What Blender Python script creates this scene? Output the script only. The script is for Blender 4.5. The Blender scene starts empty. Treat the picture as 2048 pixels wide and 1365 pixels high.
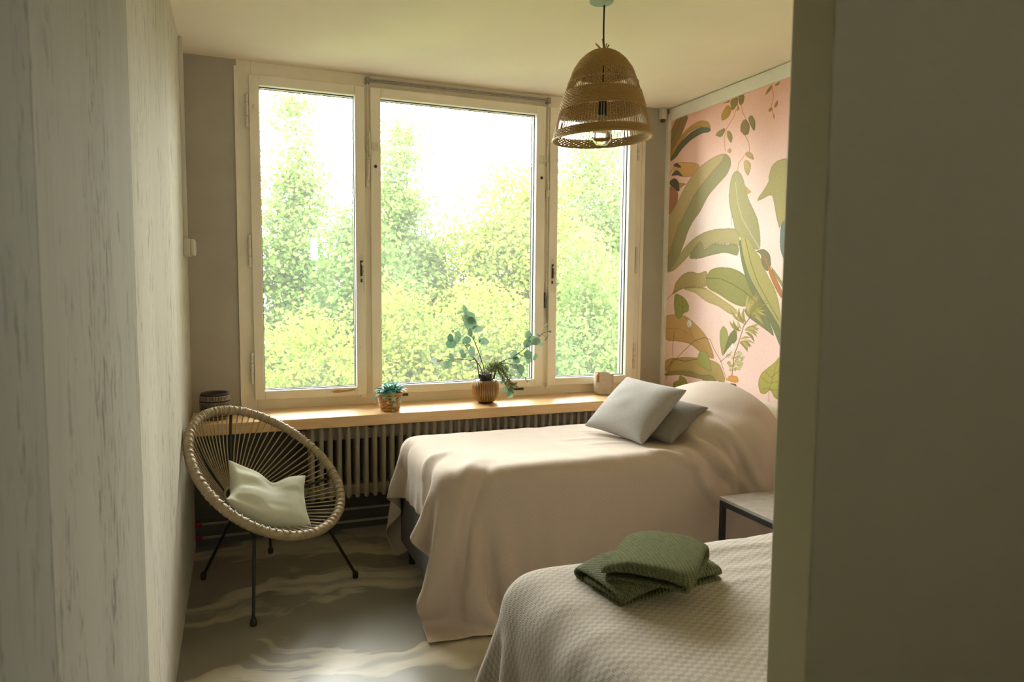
import bpy, math, random
import numpy as np
from mathutils import Matrix, Vector

scene = bpy.context.scene
COL = scene.collection
PI = math.pi

# ------------------------------------------------------------------ camera
cam_data = bpy.data.cameras.new('camera')
cam_data.sensor_width = 36.0
cam_data.lens = 1404.05 / 2048 * 36.0
cam_data.clip_start = 0.02
cam = bpy.data.objects.new('camera', cam_data)
COL.objects.link(cam)
_yaw, _pitch, _roll = 0.37472, -0.08056, 0.00849
_f = Vector((math.sin(_yaw) * math.cos(_pitch), math.cos(_yaw) * math.cos(_pitch), math.sin(_pitch)))
_r = Vector((math.cos(_yaw), -math.sin(_yaw), 0))
_u = _r.cross(_f)
_cr, _sr = math.cos(_roll), math.sin(_roll)
_x = _cr * _r + _sr * _u
_y = -_sr * _r + _cr * _u
cam.matrix_world = Matrix(((_x[0], _y[0], -_f[0], 0.0), (_x[1], _y[1], -_f[1], 0.0), (_x[2], _y[2], -_f[2], 1.45), (0, 0, 0, 1)))
scene.camera = cam
cam_data.dof.use_dof = True
cam_data.dof.focus_distance = 3.3
cam_data.dof.aperture_fstop = 5.0

# ------------------------------------------------------------------ light and exposure
scene.view_settings.view_transform = 'Standard'
scene.view_settings.look = 'None'
scene.view_settings.gamma = 1.0
scene.view_settings.use_curve_mapping = False
scene.view_settings.exposure = 0.17
try:
    scene.cycles.max_bounces = 12
    scene.cycles.diffuse_bounces = 7
    scene.cycles.transparent_max_bounces = 24
    scene.cycles.sample_clamp_indirect = 8.0
    scene.cycles.use_denoising = True
except Exception:
    pass
world = bpy.data.worlds.new('overcast_sky')
scene.world = world
world.use_nodes = True
SKY = 29.0
_bg = world.node_tree.nodes['Background']
_bg.inputs[0].default_value = (1.0, 0.985, 0.965, 1)
_bg.inputs[1].default_value = SKY

sun_data = bpy.data.lights.new('sun', 'SUN')
sun_data.energy = 8.0
sun_data.angle = math.radians(12)
sun_data.color = (1.0, 0.97, 0.90)
sun = bpy.data.objects.new('sun', sun_data)
COL.objects.link(sun)
sun.location = (-3, -6, 12)
sun.rotation_euler = Vector((-0.25, -0.65, 0.75)).to_track_quat('Z', 'Y').to_euler()

# window portal: only tells the renderer where the daylight comes in
pd = bpy.data.lights.new('window_portal', 'AREA')
pd.shape = 'RECTANGLE'
pd.size, pd.size_y = 2.6, 1.95
po = bpy.data.objects.new('window_portal', pd)
COL.objects.link(po)
po.location = (1.29, 4.46, 1.68)
po.rotation_euler = (math.radians(-90), 0, 0)
try:
    pd.cycles.is_portal = True
except Exception:
    pass

# ------------------------------------------------------------------ helpers
def lin(c):
    out = []
    for v in c:
        v = v / 255.0
        out.append(v / 12.92 if v <= 0.04045 else ((v + 0.055) / 1.055) ** 2.4)
    return tuple(out)

def new_mat(name):
    m = bpy.data.materials.new(name)
    m.use_nodes = True
    nt = m.node_tree
    return m, nt, nt.nodes['Principled BSDF'], nt.nodes['Material Output']

def N(nt, kind, **kw):
    n = nt.nodes.new(kind)
    for k, v in kw.items():
        if k.startswith('i_'):
            n.inputs[k[2:].replace('_', ' ')].default_value = v
        else:
            setattr(n, k, v)
    return n

def link(nt, a, b):
    nt.links.new(a, b)

def ramp(nt, fac, stops, interp='LINEAR'):
    r = nt.nodes.new('ShaderNodeValToRGB')
    r.color_ramp.interpolation = interp
    el = r.color_ramp.elements
    rgba = lambda c: (c[0], c[1], c[2], 1) if not isinstance(c, (float, int)) else (c, c, c, 1)
    el[1].position = stops[-1][0]; el[1].color = rgba(stops[-1][1])
    el[0].position = stops[0][0]; el[0].color = rgba(stops[0][1])
    for p, c in stops[1:-1]:
        el.new(p).color = rgba(c)
    link(nt, fac, r.inputs['Fac'])
    return r.outputs['Color']

def coords(nt, scale=(1, 1, 1), rot=(0, 0, 0), kind='Object'):
    tc = nt.nodes.new('ShaderNodeTexCoord')
    mp = nt.nodes.new('ShaderNodeMapping')
    mp.inputs['Scale'].default_value = scale
    mp.inputs['Rotation'].default_value = rot
    link(nt, tc.outputs[kind], mp.inputs['Vector'])
    return mp.outputs['Vector']

def noise(nt, vec, scale, detail=4, rough=0.55, dist=0.0):
    n = nt.nodes.new('ShaderNodeTexNoise')
    n.inputs['Scale'].default_value = scale
    n.inputs['Detail'].default_value = detail
    n.inputs['Roughness'].default_value = rough
    n.inputs['Distortion'].default_value = dist
    link(nt, vec, n.inputs['Vector'])
    return n.outputs['Fac']

def bump(nt, bsdf, height, strength=0.3, dist=0.002):
    b = nt.nodes.new('ShaderNodeBump')
    b.inputs['Strength'].default_value = strength
    b.inputs['Distance'].default_value = dist
    link(nt, height, b.inputs['Height'])
    link(nt, b.outputs['Normal'], bsdf.inputs['Normal'])
    return b

def simple(name, c, rough=0.6, metal=0.0, var=0.08, nscale=18.0, bstr=0.15, bdist=0.001, stretch=(1, 1, 1), spec=0.5, dirt=None, kind='Object'):
    """Painted or plain material: base colour with a little procedural variation and relief."""
    m, nt, b, o = new_mat(name)
    v = coords(nt, stretch, kind=kind)
    f = noise(nt, v, nscale, 5)
    lo = tuple(x * (1 - var) for x in c)
    hi = tuple(min(1, x * (1 + var)) for x in c)
    col = ramp(nt, f, [(0.3, lo), (0.7, hi)])
    if dirt:
        f2 = noise(nt, v, dirt[1], 6, 0.65)
        mk = ramp(nt, f2, [(dirt[2], 0.0), (min(1, dirt[2] + 0.12), 1.0)])
        mx = nt.nodes.new('ShaderNodeMixRGB')
        link(nt, mk, mx.inputs[0]); link(nt, col, mx.inputs[1])
        mx.inputs[2].default_value = (*dirt[0], 1)
        col = mx.outputs[0]
    link(nt, col, b.inputs['Base Color'])
    b.inputs['Roughness'].default_value = rough
    b.inputs['Metallic'].default_value = metal
    b.inputs['Specular IOR Level'].default_value = spec
    if bstr:
        bump(nt, b, noise(nt, v, nscale * 3, 4), bstr, bdist)
    return m

class MB:
    """collects boxes, tubes, lathes ... into ONE mesh"""
    def __init__(s):
        s.V = []; s.F = []; s.UV = None
    def add(s, V, F):
        o = len(s.V)
        s.V.extend([tuple(map(float, v)) for v in V])
        s.F.extend([tuple(i + o for i in f) for f in F])
    def box(s, x0, x1, y0, y1, z0, z1):
        V = [(x, y, z) for z in (z0, z1) for y in (y0, y1) for x in (x0, x1)]
        s.add(V, [(0, 2, 3, 1), (4, 5, 7, 6), (0, 1, 5, 4), (2, 6, 7, 3), (0, 4, 6, 2), (1, 3, 7, 5)])
        return s
    def tube(s, path, r, n=8, closed=False, cap=True):
        P = np.array(path, float); k = len(P)
        R = np.full(k, r) if np.isscalar(r) else np.array(r, float)
        if closed:
            T = np.roll(P, -1, 0) - np.roll(P, 1, 0)
        else:
            T = np.gradient(P, axis=0)
        T /= np.linalg.norm(T, axis=1)[:, None] + 1e-12
        a = np.array([0, 0, 1.0]) if abs(T[0][2]) < 0.9 else np.array([1.0, 0, 0])
        u = np.cross(T[0], a); u /= np.linalg.norm(u)
        V = []
        for i in range(k):
            u = u - T[i] * (u @ T[i]); u /= np.linalg.norm(u) + 1e-12
            w = np.cross(T[i], u)
            for j in range(n):
                t = 2 * PI * j / n
                V.append(P[i] + R[i] * (math.cos(t) * u + math.sin(t) * w))
        F = []
        m = k if closed else k - 1
        for i in range(m):
            for j in range(n):
                a0 = i * n + j; a1 = i * n + (j + 1) % n
                b0 = ((i + 1) % k) * n + j; b1 = ((i + 1) % k) * n + (j + 1) % n
                F.append((a0, a1, b1, b0))
        if cap and not closed:
            F.append(tuple(range(n - 1, -1, -1))); F.append(tuple((k - 1) * n + j for j in range(n)))
        s.add(V, F)
        return s
    def lathe(s, prof, n=32, c=(0, 0, 0), rib=None, cap0=False, cap1=False):
        V = []; k = len(prof)
        for (r, z) in prof:
            for j in range(n):
                t = 2 * PI * j / n
                rr = r * (1 + (rib(t, z) if rib else 0))
                V.append((c[0] + rr * math.cos(t), c[1] + rr * math.sin(t), c[2] + z))
        F = []
        for i in range(k - 1):
            for j in range(n):
                F.append((i * n + j, i * n + (j + 1) % n, (i + 1) * n + (j + 1) % n, (i + 1) * n + j))
        if cap0: F.append(tuple(range(n - 1, -1, -1)))
        if cap1: F.append(tuple((k - 1) * n + j for j in range(n)))
        s.add(V, F)
        return s
    def build(s, name, mat, parent=None, smooth=False, bevel=0.0, segs=2, subsurf=0):
        return mesh_obj(name, s.V, s.F, mat, parent, smooth, bevel, segs, subsurf)

def mesh_obj(name, V, F, mat, parent=None, smooth=False, bevel=0.0, segs=2, subsurf=0, uv=None):
    off = Vector(parent['_o']) if parent is not None and '_o' in parent else Vector((0, 0, 0))
    me = bpy.data.meshes.new(name)
    Va = np.array(V, np.float64) - np.array(off)
    if isinstance(F, np.ndarray):
        k = F.shape[1]
        me.vertices.add(len(Va)); me.vertices.foreach_set('co', Va.astype(np.float32).ravel())
        me.loops.add(F.size); me.loops.foreach_set('vertex_index', F.astype(np.int32).ravel())
        me.polygons.add(len(F)); me.polygons.foreach_set('loop_start', np.arange(0, F.size, k, dtype=np.int32))
        me.update(calc_edges=True)
        me.validate()
    else:
        me.from_pydata([tuple(v) for v in Va], [], F)
    if uv is not None:
        l = me.uv_layers.new(name='UVMap')
        idx = np.empty(len(me.loops), np.int32); me.loops.foreach_get('vertex_index', idx)
        l.data.foreach_set('uv', np.asarray(uv, np.float32)[idx].ravel())
    if smooth:
        me.polygons.foreach_set('use_smooth', [True] * len(me.polygons))
    if mat is not None:
        me.materials.append(mat)
    o = bpy.data.objects.new(name, me)
    COL.objects.link(o)
    if parent is not None:
        o.parent = parent
        o['_o'] = tuple(off)
    if bevel > 0:
        b = o.modifiers.new('bevel', 'BEVEL'); b.width = bevel; b.segments = segs; b.limit_method = 'ANGLE'
        b.angle_limit = math.radians(40)
    if subsurf:
        q = o.modifiers.new('smooth', 'SUBSURF'); q.levels = subsurf; q.render_levels = subsurf
    return o

def thing(name, label, cat, loc=(0, 0, 0), group=None):
    o = bpy.data.objects.new(name, None)
    o.empty_display_size = 0.1
    COL.objects.link(o)
    o.location = loc
    o['_o'] = tuple(loc)
    o['label'] = label; o['category'] = cat
    if group: o['group'] = group
    return o

def tag(o, label, cat, group=None):
    o['label'] = label; o['category'] = cat
    if group: o['group'] = group
    return o

def struct(o, label=None):
    o['kind'] = 'structure'
    if label: o['label'] = label
    return o

def place_copy(src_mesh, name, M, parent, mat=None):
    """an object sharing mesh data, put at world matrix M under its thing"""
    o = bpy.data.objects.new(name, src_mesh)
    COL.objects.link(o)
    if parent is not None:
        off = Vector(parent['_o']) if '_o' in parent else Vector((0, 0, 0))
        o.parent = parent
        o.matrix_local = Matrix.Translation(-off) @ M
        o['_o'] = tuple(off)
    else:
        o.matrix_world = M
    return o

def grid_faces(nu, nv, flip=False):
    i = np.arange(nu - 1)[:, None]; j = np.arange(nv - 1)[None]
    a = i * nv + j
    F = np.stack([a, a + nv, a + nv + 1, a + 1], -1).reshape(-1, 4)
    return F[:, ::-1].copy() if flip else F

def rng_noise2(shape, cells, seed):
    """smooth value noise on a grid, range about -1..1"""
    r = np.random.RandomState(seed)
    g = r.uniform(-1, 1, (cells[0] + 3, cells[1] + 3))
    x = np.linspace(0, cells[0], shape[0]); y = np.linspace(0, cells[1], shape[1])
    xi = x.astype(int); yi = y.astype(int); fx = x - xi; fy = y - yi
    fx = fx * fx * (3 - 2 * fx); fy = fy * fy * (3 - 2 * fy)
    a = g[np.ix_(xi, yi)]; b = g[np.ix_(xi + 1, yi)]; c = g[np.ix_(xi, yi + 1)]; d = g[np.ix_(xi + 1, yi + 1)]
    fx = fx[:, None]; fy = fy[None]
    return (a * (1 - fx) + b * fx) * (1 - fy) + (c * (1 - fx) + d * fx) * fy

# ------------------------------------------------------------------ raster helpers for flat print
def chaikin(pts, k=2):
    P = np.array(pts, float)
    for _ in range(k):
        Q = np.roll(P, -1, 0)
        P = np.stack([P * .8 + Q * .2, P * .2 + Q * .8], 1).reshape(-1, 2)
    return P

def img_fill(img, pts, c1, c2=None, seed=0, hatch=0.0):
    pts = chaikin(pts) if len(pts) > 3 else np.array(pts, float)
    H, W, _ = img.shape
    x0, y0 = np.floor(pts.min(0)).astype(int); x1, y1 = np.ceil(pts.max(0)).astype(int) + 1
    x0 = max(x0, 0); y0 = max(y0, 0); x1 = min(x1, W); y1 = min(y1, H)
    if x1 <= x0 or y1 <= y0: return
    X, Y = np.meshgrid(np.arange(x0, x1) + .5, np.arange(y0, y1) + .5)
    ins = np.zeros(X.shape, bool)
    j = len(pts) - 1
    for i in range(len(pts)):
        xi, yi = pts[i]; xj, yj = pts[j]
        if yi != yj:
            cnd = ((yi > Y) != (yj > Y)) & (X < (xj - xi) * (Y - yi) / (yj - yi) + xi)
            ins ^= cnd
        j = i
    c1 = np.array(c1, float)
    if c2 is None:
        col = np.broadcast_to(c1, X.shape + (3,)).copy()
    else:
        t = ((X - x0) / max(1, x1 - x0) * .6 + (Y - y0) / max(1, y1 - y0) * .4)[..., None]
        col = np.array(c2) * t + c1 * (1 - t)
        # dark rim along the outline, as in an engraving
        d = np.full(X.shape, 1e9)
        for i in range(len(pts)):
            a = pts[i - 1]; b = pts[i]; ab = b - a; L = ab @ ab + 1e-9
            tt = np.clip(((X - a[0]) * ab[0] + (Y - a[1]) * ab[1]) / L, 0, 1)
            d = np.minimum(d, np.hypot(X - a[0] - tt * ab[0], Y - a[1] - tt * ab[1]))
        col *= (1 - .16 * np.exp(-d / 1.6))[..., None]
        if hatch:
            n = np.sin((X * .8 + Y * 1.1) * 1.15 + np.sin(X * .05) * 3) * hatch
            col *= (1 + n)[..., None]
    sub = img[y0:y1, x0:x1]
    sub[ins] = col[ins]

def img_line(img, pts, c, w):
    pts = np.array(pts, float)
    for a, b in zip(pts[:-1], pts[1:]):
        x0, y0 = np.floor(np.minimum(a, b) - w - 1).astype(int); x1, y1 = np.ceil(np.maximum(a, b) + w + 2).astype(int)
        x0 = max(x0, 0); y0 = max(y0, 0); x1 = min(x1, img.shape[1]); y1 = min(y1, img.shape[0])
        if x1 <= x0 or y1 <= y0: continue
        X, Y = np.meshgrid(np.arange(x0, x1) + .5, np.arange(y0, y1) + .5)
        ab = b - a; t = np.clip(((X - a[0]) * ab[0] + (Y - a[1]) * ab[1]) / (ab @ ab + 1e-9), 0, 1)
        d = np.hypot(X - a[0] - t * ab[0], Y - a[1] - t * ab[1])
        al = np.clip(w / 2 + .5 - d, 0, 1)[..., None]
        img[y0:y1, x0:x1] = img[y0:y1, x0:x1] * (1 - al) + np.array(c, float) * al

def to_image(name, img):
    """script-painted print, kept in memory (nothing is loaded)"""
    H, W, _ = img.shape
    im = bpy.data.images.new(name, W, H)
    px = np.ones((H, W, 4), np.float32)
    px[..., :3] = np.clip(img / 255.0, 0, 1)
    im.pixels.foreach_set(px[::-1].ravel())
    im.pack()
    return im

def smooth_path(pts, n=24):
    """Catmull-Rom through the points"""
    P = np.array(pts, float)
    P = np.vstack([2 * P[0] - P[1], P, 2 * P[-1] - P[-2]])
    out = []
    k = len(P) - 3
    for i in range(k):
        p0, p1, p2, p3 = P[i:i + 4]
        m = max(2, n // k)
        for t in np.linspace(0, 1, m, endpoint=(i == k - 1)):
            out.append(.5 * ((2 * p1) + (-p0 + p2) * t + (2 * p0 - 5 * p1 + 4 * p2 - p3) * t * t + (-p0 + 3 * p1 - 3 * p2 + p3) * t ** 3))
    return np.array(out)

MURAL_POLYS = [
(140,112,66,120,95,58,[4.155,2.401,4.043,2.568,3.892,2.554,3.979,2.436,4.065,2.318,4.149,2.258]),
(182,135,52,160,120,60,[4.101,2.343,4.003,2.422,3.893,2.476,3.771,2.492,3.696,2.467,3.666,2.421,3.694,2.428,3.799,2.452,3.907,2.437,4.017,2.367,4.082,2.311]),
(84,86,62,70,74,52,[4.111,2.282,4.018,2.377,3.891,2.433,3.784,2.45,3.668,2.423,3.673,2.399,3.766,2.407,3.873,2.387,3.967,2.347,4.031,2.301]),
(225,172,98,200,140,80,[4.062,2.25,4.013,2.271,3.834,2.239,3.764,2.21,3.83,2.15,3.942,2.159,4.042,2.194]),
(72,72,50,60,60,44,[4.066,2.258,4.021,2.268,3.958,2.223,4.028,2.237]),
(72,72,50,60,60,44,[4.093,2.187,4.019,2.226,3.938,2.16,4.009,2.184]),
(80,80,56,60,60,44,[4.118,2.151,4.041,2.172,3.99,2.134,3.977,2.07,4.034,2.087]),
(200,145,64,180,120,50,[3.996,2.133,3.91,2.114,3.974,2.092]),
(190,120,95,150,100,70,[4.127,2.083,4.073,2.125,3.995,2.068,4,2.001,4.118,1.905]),
(188,168,118,168,146,92,[4.132,1.886,4.016,1.993,3.907,2.114,3.787,2.199,3.641,2.24,3.529,2.249,3.534,2.212,3.679,2.13,3.824,2.029,3.968,1.854,3.977,1.871,4.094,1.643,4.12,1.634]),
(152,148,104,128,124,74,[3.529,2.249,3.477,2.213,3.463,2.172,3.496,2.117,3.576,2.072,3.673,2.012,3.715,1.962,3.75,1.92,3.817,1.87,3.869,1.813,3.906,1.742,3.959,1.653,4.023,1.587,4.115,1.534,4.12,1.634,4.094,1.643,3.977,1.871,3.968,1.854,3.824,2.029,3.679,2.13,3.534,2.212]),
(172,160,112,156,148,92,[4.115,1.534,4.015,1.601,3.92,1.695,3.811,1.756,3.706,1.788,3.605,1.799,3.413,1.794,3.37,1.756,3.366,1.675,3.422,1.703,3.489,1.702,3.615,1.713,3.698,1.676,3.733,1.731,3.763,1.723,3.868,1.628,3.807,1.681,3.915,1.609,4.013,1.554]),
(138,138,92,126,126,80,[3.874,1.628,3.763,1.725,3.733,1.733,3.698,1.674,3.615,1.713,3.489,1.7,3.422,1.703,3.366,1.677,3.379,1.624,3.459,1.647,3.514,1.652,3.626,1.641,3.758,1.621]),
(166,160,108,150,148,96,[3.418,2.129,3.456,2.107,3.473,2.05,3.478,1.973,3.461,1.902,3.432,1.839,3.413,1.782,3.385,1.755,3.318,1.694,3.23,1.655,3.188,1.659,3.197,1.753,3.217,1.82,3.234,1.854,3.208,1.805,3.248,1.874,3.294,1.936,3.328,1.998,3.349,2.067,3.385,2.113]),
(205,165,90,190,150,80,[3.336,2.032,3.28,1.986,3.321,1.976]),
(170,160,98,158,150,84,[2.984,2.133,3.082,2.133,3.125,2.109,3.145,2.056,3.141,2.024,3.242,1.929,3.197,1.934,3.112,1.958,3.091,1.891,3.07,1.818,3.045,1.757,3.043,1.782,3.023,1.761,3.01,1.576,2.953,1.567]),
(98,118,106,88,104,94,[3.04,1.766,3.025,1.804,2.966,1.8,2.954,1.575,2.999,1.582,3.038,1.656]),
(188,170,108,170,150,90,[3.932,1.43,3.796,1.443,3.659,1.435,3.542,1.385,3.376,1.319,3.371,1.283,3.427,1.28,3.539,1.327,3.67,1.353,3.779,1.408]),
(168,148,88,150,132,74,[4.039,1.39,4.023,1.41,4,1.474,3.912,1.532,3.817,1.545,3.754,1.528,3.655,1.551,3.662,1.435,3.796,1.446,3.923,1.433,4.014,1.395]),
(134,134,60,118,122,56,[3.673,1.501,3.636,1.551,3.551,1.567,3.428,1.559,3.322,1.525,3.254,1.466,3.162,1.388,3.306,1.326,3.417,1.349,3.542,1.401,3.662,1.437]),
(110,116,66,96,104,58,[3.312,1.321,3.166,1.359,3.041,1.17,3.111,1.204,3.208,1.246,3.284,1.28]),
(170,164,92,156,150,78,[3.332,1.755,3.257,1.699,3.249,1.67,3.177,1.605,3.138,1.531,3.064,1.442,3.027,1.363,2.993,1.213,2.995,1.106,3.078,1.236,3.165,1.326,3.295,1.491,3.35,1.61,3.362,1.73]),
(108,114,70,92,100,60,[3.362,1.734,3.324,1.61,3.268,1.499,3.165,1.384,3.055,1.274,3.002,1.213,2.995,1.103,3.076,1.236,3.164,1.322,3.241,1.403,3.308,1.504,3.352,1.61,3.372,1.696]),
(122,116,72,104,100,60,[3.232,1.651,3.159,1.661,3.109,1.627,3.099,1.561,3.129,1.529,3.176,1.576,3.181,1.63]),
(190,118,52,168,98,42,[3.169,1.625,3.145,1.612,3.113,1.563,3.071,1.516,3.001,1.419,3.006,1.379,3.055,1.433,3.107,1.508,3.131,1.571]),
(150,148,80,140,140,72,[3.102,1.567,2.996,1.466,2.994,1.431,3.092,1.537]),
(194,152,86,172,128,64,[4.12,1.242,4.016,1.259,3.866,1.254,3.737,1.194,3.644,1.135,3.582,1.048,3.562,0.993,3.683,1.018,3.81,1.073,3.94,1.082,4.112,1.069]),
(172,146,80,160,136,70,[4.106,0.944,3.886,0.981,3.728,0.992,3.593,0.992,3.504,0.974,3.444,0.874,3.515,0.86,3.589,0.899,3.692,0.879,3.801,0.894,3.931,0.883,4.102,0.848]),
(138,124,62,124,112,54,[4.102,0.848,3.931,0.885,3.801,0.896,3.692,0.879,3.589,0.899,3.515,0.858,3.586,0.846,3.675,0.857,3.783,0.858,3.929,0.857,4.101,0.827]),
(136,138,58,120,124,50,[4.005,1.402,3.905,1.38,3.844,1.333,3.839,1.284,3.896,1.272,3.943,1.223,3.995,1.248,4.012,1.326]),
(150,152,66,138,140,58,[3.726,1.025,3.67,1.049,3.621,1.017,3.595,0.964,3.583,0.91,3.679,0.934,3.744,0.956]),
(148,150,62,132,136,54,[3.994,0.799,3.931,0.819,3.923,0.858,3.846,0.84,3.811,0.767,3.924,0.737,3.996,0.758]),
(136,138,64,120,124,56,[3.675,0.857,3.645,0.847,3.584,0.855,3.524,0.816,3.613,0.796,3.658,0.808]),
(148,152,78,140,142,70,[3.524,1.17,3.491,1.215,3.449,1.186,3.429,1.122,3.456,1.058,3.488,1.019,3.516,1.099]),
(100,106,52,90,96,46,[3.428,1.168,3.368,1.208,3.357,1.129,3.43,1.087,3.482,1.026,3.456,1.104]),
(166,158,62,150,144,54,[3.011,1.07,2.984,1.047,2.972,0.832,3.034,0.837,3.071,0.882,3.104,0.848,3.151,0.848,3.171,0.91,3.145,0.964,3.089,1.003,3.045,1.033]),
(218,150,52,200,128,40,[3.444,0.881,3.422,0.917,3.342,0.922,3.33,0.879]),
(76,66,54,64,54,44,[3.422,0.868,3.346,0.876,3.355,0.809,3.409,0.809]),
(205,100,40,190,90,40,[3.402,0.855,3.372,0.861,3.367,0.844,3.396,0.838]),
(240,238,230,232,230,220,[3.865,1.22,3.83,1.234,3.8,1.211,3.815,1.18,3.85,1.18]),
(238,234,222,232,230,220,[3.42,1.094,3.397,1.116,3.367,1.09,3.389,1.061,3.422,1.063]),
(182,134,40,154,113,34,[3.567,2.439,3.575,2.485,3.517,2.53,3.473,2.493,3.5,2.452]),
(140,110,44,119,93,37,[3.498,2.549,3.42,2.552,3.424,2.507,3.475,2.476]),
(150,112,44,127,95,37,[3.566,2.543,3.492,2.549,3.504,2.538]),
(130,104,46,110,88,39,[3.427,2.557,3.366,2.551,3.373,2.503,3.408,2.495]),
(168,128,48,142,108,40,[3.427,2.516,3.407,2.478,3.429,2.47]),
(140,120,56,119,102,47,[3.629,2.368,3.592,2.389,3.535,2.397,3.53,2.377,3.562,2.344]),
(150,124,56,127,105,47,[3.516,2.374,3.485,2.368,3.458,2.329,3.471,2.29,3.51,2.334]),
(128,106,56,108,90,47,[3.381,2.402,3.35,2.412,3.311,2.367,3.32,2.315,3.364,2.318,3.395,2.359]),
(128,110,60,108,93,51,[3.334,2.412,3.301,2.423,3.266,2.378,3.271,2.318,3.31,2.366]),
(200,164,104,170,139,88,[3.355,2.21,3.321,2.224,3.277,2.197,3.267,2.163,3.306,2.179]),
(206,172,110,175,146,93,[3.358,2.169,3.325,2.176,3.286,2.141,3.311,2.075,3.347,2.117]),
(160,120,52,136,102,44,[3.2,2.501,3.182,2.53,3.144,2.552,3.146,2.525]),
(160,120,52,136,102,44,[3.126,2.543,3.083,2.552,3.093,2.535,3.112,2.532]),
(160,120,52,136,102,44,[3.122,2.43,3.097,2.461,3.094,2.431,3.113,2.416]),
(160,120,52,136,102,44,[3.167,2.407,3.16,2.426,3.134,2.428,3.141,2.407]),
(160,120,52,136,102,44,[3.129,2.384,3.118,2.386,3.119,2.357]),
(205,165,110,174,140,93,[3.51,2.257,3.484,2.27,3.46,2.249,3.482,2.235]),
(190,172,82,136,123,59,[3.251,1.277,3.259,1.292,3.266,1.307,3.271,1.322,3.275,1.337,3.277,1.352,3.279,1.368,3.278,1.384,3.273,1.4,3.273,1.4,3.283,1.383,3.292,1.366,3.296,1.348,3.296,1.332,3.291,1.315,3.282,1.301,3.269,1.287,3.254,1.276]),
(208,186,98,149,133,70,[3.258,1.283,3.266,1.3,3.271,1.318,3.274,1.336,3.276,1.354,3.276,1.371,3.274,1.389,3.27,1.407,3.261,1.425,3.261,1.425,3.275,1.407,3.287,1.388,3.294,1.369,3.297,1.35,3.295,1.331,3.288,1.313,3.276,1.297,3.261,1.282]),
(208,186,98,149,133,70,[3.253,1.281,3.257,1.295,3.258,1.31,3.258,1.324,3.256,1.339,3.254,1.353,3.251,1.367,3.246,1.381,3.237,1.395,3.237,1.395,3.251,1.381,3.264,1.367,3.273,1.352,3.278,1.336,3.279,1.321,3.275,1.306,3.268,1.292,3.257,1.28]),
(190,172,82,136,123,59,[3.236,1.287,3.238,1.305,3.237,1.323,3.234,1.341,3.23,1.358,3.225,1.376,3.217,1.393,3.208,1.409,3.194,1.425,3.194,1.425,3.213,1.41,3.23,1.393,3.243,1.376,3.252,1.358,3.256,1.339,3.255,1.321,3.249,1.303,3.239,1.286]),
(208,186,98,149,133,70,[3.235,1.276,3.234,1.293,3.23,1.31,3.225,1.327,3.219,1.343,3.211,1.36,3.201,1.375,3.19,1.39,3.174,1.405,3.174,1.405,3.194,1.391,3.214,1.377,3.229,1.361,3.24,1.344,3.247,1.327,3.248,1.309,3.245,1.292,3.239,1.275]),
(190,172,82,136,123,59,[3.255,1.285,3.251,1.303,3.245,1.32,3.237,1.337,3.227,1.353,3.217,1.369,3.204,1.384,3.19,1.398,3.172,1.411,3.172,1.411,3.195,1.4,3.217,1.386,3.235,1.372,3.249,1.355,3.258,1.338,3.263,1.32,3.263,1.303,3.259,1.285]),
(170,160,70,122,115,50,[3.257,1.279,3.251,1.295,3.242,1.31,3.232,1.326,3.221,1.34,3.208,1.354,3.195,1.367,3.179,1.38,3.161,1.391,3.161,1.391,3.184,1.382,3.206,1.371,3.226,1.358,3.241,1.344,3.253,1.329,3.26,1.312,3.262,1.296,3.261,1.279]),
(150,142,66,108,102,47,[3.253,1.286,3.244,1.3,3.234,1.313,3.223,1.325,3.211,1.337,3.199,1.348,3.186,1.359,3.171,1.369,3.154,1.378,3.154,1.378,3.175,1.371,3.197,1.363,3.216,1.354,3.231,1.342,3.243,1.33,3.252,1.316,3.256,1.301,3.256,1.286]),
(150,142,66,108,102,47,[3.236,1.291,3.225,1.304,3.213,1.316,3.2,1.328,3.187,1.339,3.173,1.349,3.158,1.359,3.142,1.368,3.123,1.375,3.123,1.375,3.146,1.37,3.168,1.364,3.188,1.356,3.205,1.346,3.219,1.334,3.23,1.321,3.236,1.307,3.239,1.292]),
(170,160,70,122,115,50,[3.235,1.281,3.222,1.294,3.208,1.306,3.193,1.317,3.177,1.327,3.161,1.337,3.144,1.345,3.126,1.353,3.105,1.359,3.105,1.359,3.129,1.356,3.153,1.351,3.175,1.344,3.194,1.335,3.211,1.324,3.223,1.311,3.232,1.297,3.238,1.282]),
(150,142,66,108,102,47,[3.252,1.282,3.237,1.292,3.222,1.302,3.206,1.312,3.19,1.32,3.173,1.328,3.156,1.335,3.138,1.342,3.118,1.346,3.118,1.346,3.141,1.344,3.164,1.342,3.186,1.337,3.206,1.33,3.223,1.32,3.237,1.309,3.247,1.296,3.255,1.283]),
(170,160,70,122,115,50,[3.225,1.299,3.214,1.305,3.203,1.31,3.192,1.314,3.182,1.318,3.171,1.323,3.161,1.327,3.15,1.331,3.138,1.333,3.138,1.333,3.153,1.334,3.168,1.334,3.183,1.333,3.196,1.329,3.207,1.324,3.216,1.317,3.223,1.309,3.228,1.3]),
(170,160,70,122,115,50,[3.233,1.287,3.219,1.292,3.204,1.297,3.189,1.302,3.175,1.306,3.161,1.31,3.146,1.313,3.131,1.316,3.115,1.317,3.115,1.317,3.133,1.319,3.151,1.321,3.169,1.321,3.186,1.318,3.202,1.313,3.215,1.307,3.227,1.298,3.236,1.288]),
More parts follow.
